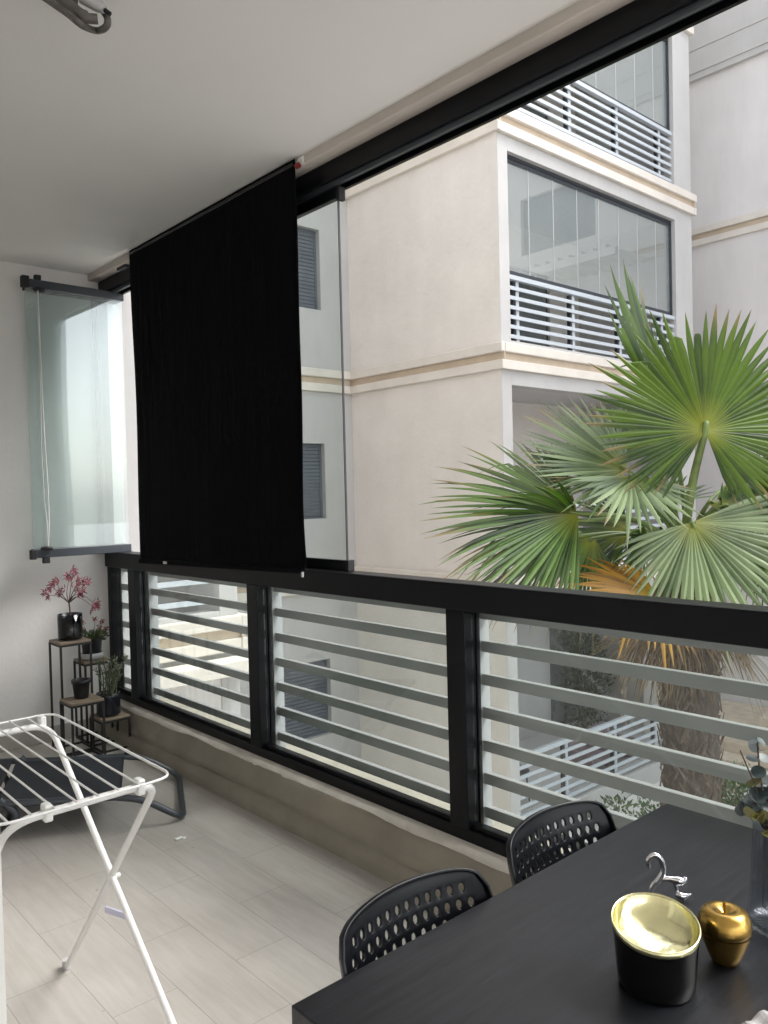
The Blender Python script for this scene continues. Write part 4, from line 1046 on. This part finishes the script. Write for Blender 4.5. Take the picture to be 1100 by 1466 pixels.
# 2 upright frond seen edge-on
frond(at(962, 615, 6.75), V(-.25, 1, .05), V(.75, .18, 1), 1.5, 50, 13, 'palm_a', droop=.0, split=.68, seed=12, fold=.2)
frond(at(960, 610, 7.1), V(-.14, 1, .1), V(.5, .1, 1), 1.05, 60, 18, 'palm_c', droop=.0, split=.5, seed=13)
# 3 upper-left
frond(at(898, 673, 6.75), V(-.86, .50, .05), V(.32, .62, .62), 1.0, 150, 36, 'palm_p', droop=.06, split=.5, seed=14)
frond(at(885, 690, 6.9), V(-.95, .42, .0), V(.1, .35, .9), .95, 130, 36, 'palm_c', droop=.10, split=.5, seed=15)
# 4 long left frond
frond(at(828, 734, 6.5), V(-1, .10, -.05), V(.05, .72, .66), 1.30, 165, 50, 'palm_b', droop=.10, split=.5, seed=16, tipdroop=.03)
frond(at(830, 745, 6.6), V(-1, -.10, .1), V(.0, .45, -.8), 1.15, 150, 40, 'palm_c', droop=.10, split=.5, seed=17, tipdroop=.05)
# 5 front drooping pale frond
frond(at(991, 748, 6.55), V(.30, -.88, -.35), V(1, .30, .0), .98, 185, 34, 'palm_p', droop=.02, split=.55, seed=18, tipdroop=.05, skew=.25, base=at(985, 800, 7.3), label='pale drooping frond hanging over the handrail')
# 6 yellow frond
frond(at(938, 850, 6.5), V(-.95, .10, -.2), V(.15, .42, .8), .80, 190, 34, 'palm_y', droop=.05, split=.55, tipdroop=.1, seed=19, label='dying orange-yellow frond', skew=-.1)
# 7 little pale one coming at us
frond(at(905, 682, 6.45), V(-.05, -.62, -.75), V(1, 0, .1), .66, 170, 22, 'palm_p', droop=.05, split=.5, seed=20)
# lower left
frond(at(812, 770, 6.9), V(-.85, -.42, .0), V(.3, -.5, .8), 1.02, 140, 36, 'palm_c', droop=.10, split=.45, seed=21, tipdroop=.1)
frond(at(850, 770, 7.0), V(-.5, -.75, -.2), V(.8, -.4, .3), .75, 150, 30, 'palm_b', droop=.10, split=.45, seed=22, tipdroop=.15)
# right side
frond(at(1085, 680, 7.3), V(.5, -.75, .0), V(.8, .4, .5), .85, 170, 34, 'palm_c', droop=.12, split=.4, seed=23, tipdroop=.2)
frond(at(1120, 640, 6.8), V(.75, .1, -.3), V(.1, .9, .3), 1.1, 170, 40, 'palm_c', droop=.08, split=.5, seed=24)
frond(at(1096, 775, 7.0), V(-.1, -.9, -.2), V(1, 0, .2), .5, 170, 24, 'palm_b', droop=.15, split=.4, seed=25, tipdroop=.3)
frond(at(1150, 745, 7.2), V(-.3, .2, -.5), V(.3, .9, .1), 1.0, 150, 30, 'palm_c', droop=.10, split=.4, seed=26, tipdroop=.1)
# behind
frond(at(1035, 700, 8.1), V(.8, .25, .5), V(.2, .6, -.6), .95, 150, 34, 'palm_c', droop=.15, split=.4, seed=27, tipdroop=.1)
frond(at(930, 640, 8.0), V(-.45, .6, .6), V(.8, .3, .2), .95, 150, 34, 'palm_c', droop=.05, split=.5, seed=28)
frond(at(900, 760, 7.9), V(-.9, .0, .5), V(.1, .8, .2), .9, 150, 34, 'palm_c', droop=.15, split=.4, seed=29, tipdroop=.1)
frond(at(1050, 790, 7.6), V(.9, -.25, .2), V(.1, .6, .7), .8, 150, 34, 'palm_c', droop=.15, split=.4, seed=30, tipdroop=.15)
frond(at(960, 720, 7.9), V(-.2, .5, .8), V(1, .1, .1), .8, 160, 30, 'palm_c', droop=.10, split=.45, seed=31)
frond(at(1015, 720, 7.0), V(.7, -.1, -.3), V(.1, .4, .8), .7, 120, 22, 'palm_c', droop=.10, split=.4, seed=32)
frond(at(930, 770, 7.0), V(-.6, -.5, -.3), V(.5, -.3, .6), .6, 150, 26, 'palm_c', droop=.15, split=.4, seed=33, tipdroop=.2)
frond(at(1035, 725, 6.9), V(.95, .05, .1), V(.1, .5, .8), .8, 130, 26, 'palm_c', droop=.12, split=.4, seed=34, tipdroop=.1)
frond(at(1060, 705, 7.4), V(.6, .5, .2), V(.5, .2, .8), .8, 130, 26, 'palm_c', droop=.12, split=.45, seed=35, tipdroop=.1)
# dead skirt
for k in range(15):
    random.seed(100 + k)
    a = 2 * math.pi * k / 15 + .2; rad = Vector((math.cos(a), math.sin(a), 0)); h0 = trunkpt(.42 + random.uniform(-.12, .12)) + rad * random.uniform(.2, .3)
    U = (rad * random.uniform(.25, .7) + Vector((0, 0, -1))); Wd = Vector((-math.sin(a), math.cos(a), 0))
    frond(h0, U, Wd, random.uniform(.55, .85), 95, 20, 'palm_d', droop=.12, split=.35, pet=False, tipdroop=.1, jit=.6)
random.seed(200)
frond(at(1035, 905, 7.2), V(.75, -.75, -.1), V(.6, .6, .5), .75, 60, 16, 'palm_d', droop=.1, split=.15, seed=41, tipdroop=.1, jit=1.0)
frond(at(930, 895, 7.0), V(-.85, -.4, -.1), V(.4, -.8, .3), .62, 70, 16, 'palm_d', droop=.1, split=.25, seed=42, tipdroop=.1, jit=.8)
# orange flower stalk remains near the crown
for k in range(9):
    a = random.uniform(0, 6.28); b = CROWN + Vector((math.cos(a) * .05, math.sin(a) * .05, 0)); e = b + Vector((math.cos(a), math.sin(a), 0)) * random.uniform(.35, .7) + Vector((0, 0, random.uniform(-.15, .3)))
    MB().tube(cr([b, (b + e) / 2 + Vector((0, 0, .08)), e], 5), [.018 - .0014 * q for q in range(11)], 7).build('old_petiole', M['fibre'] if k % 2 else M['petiole'], palm)
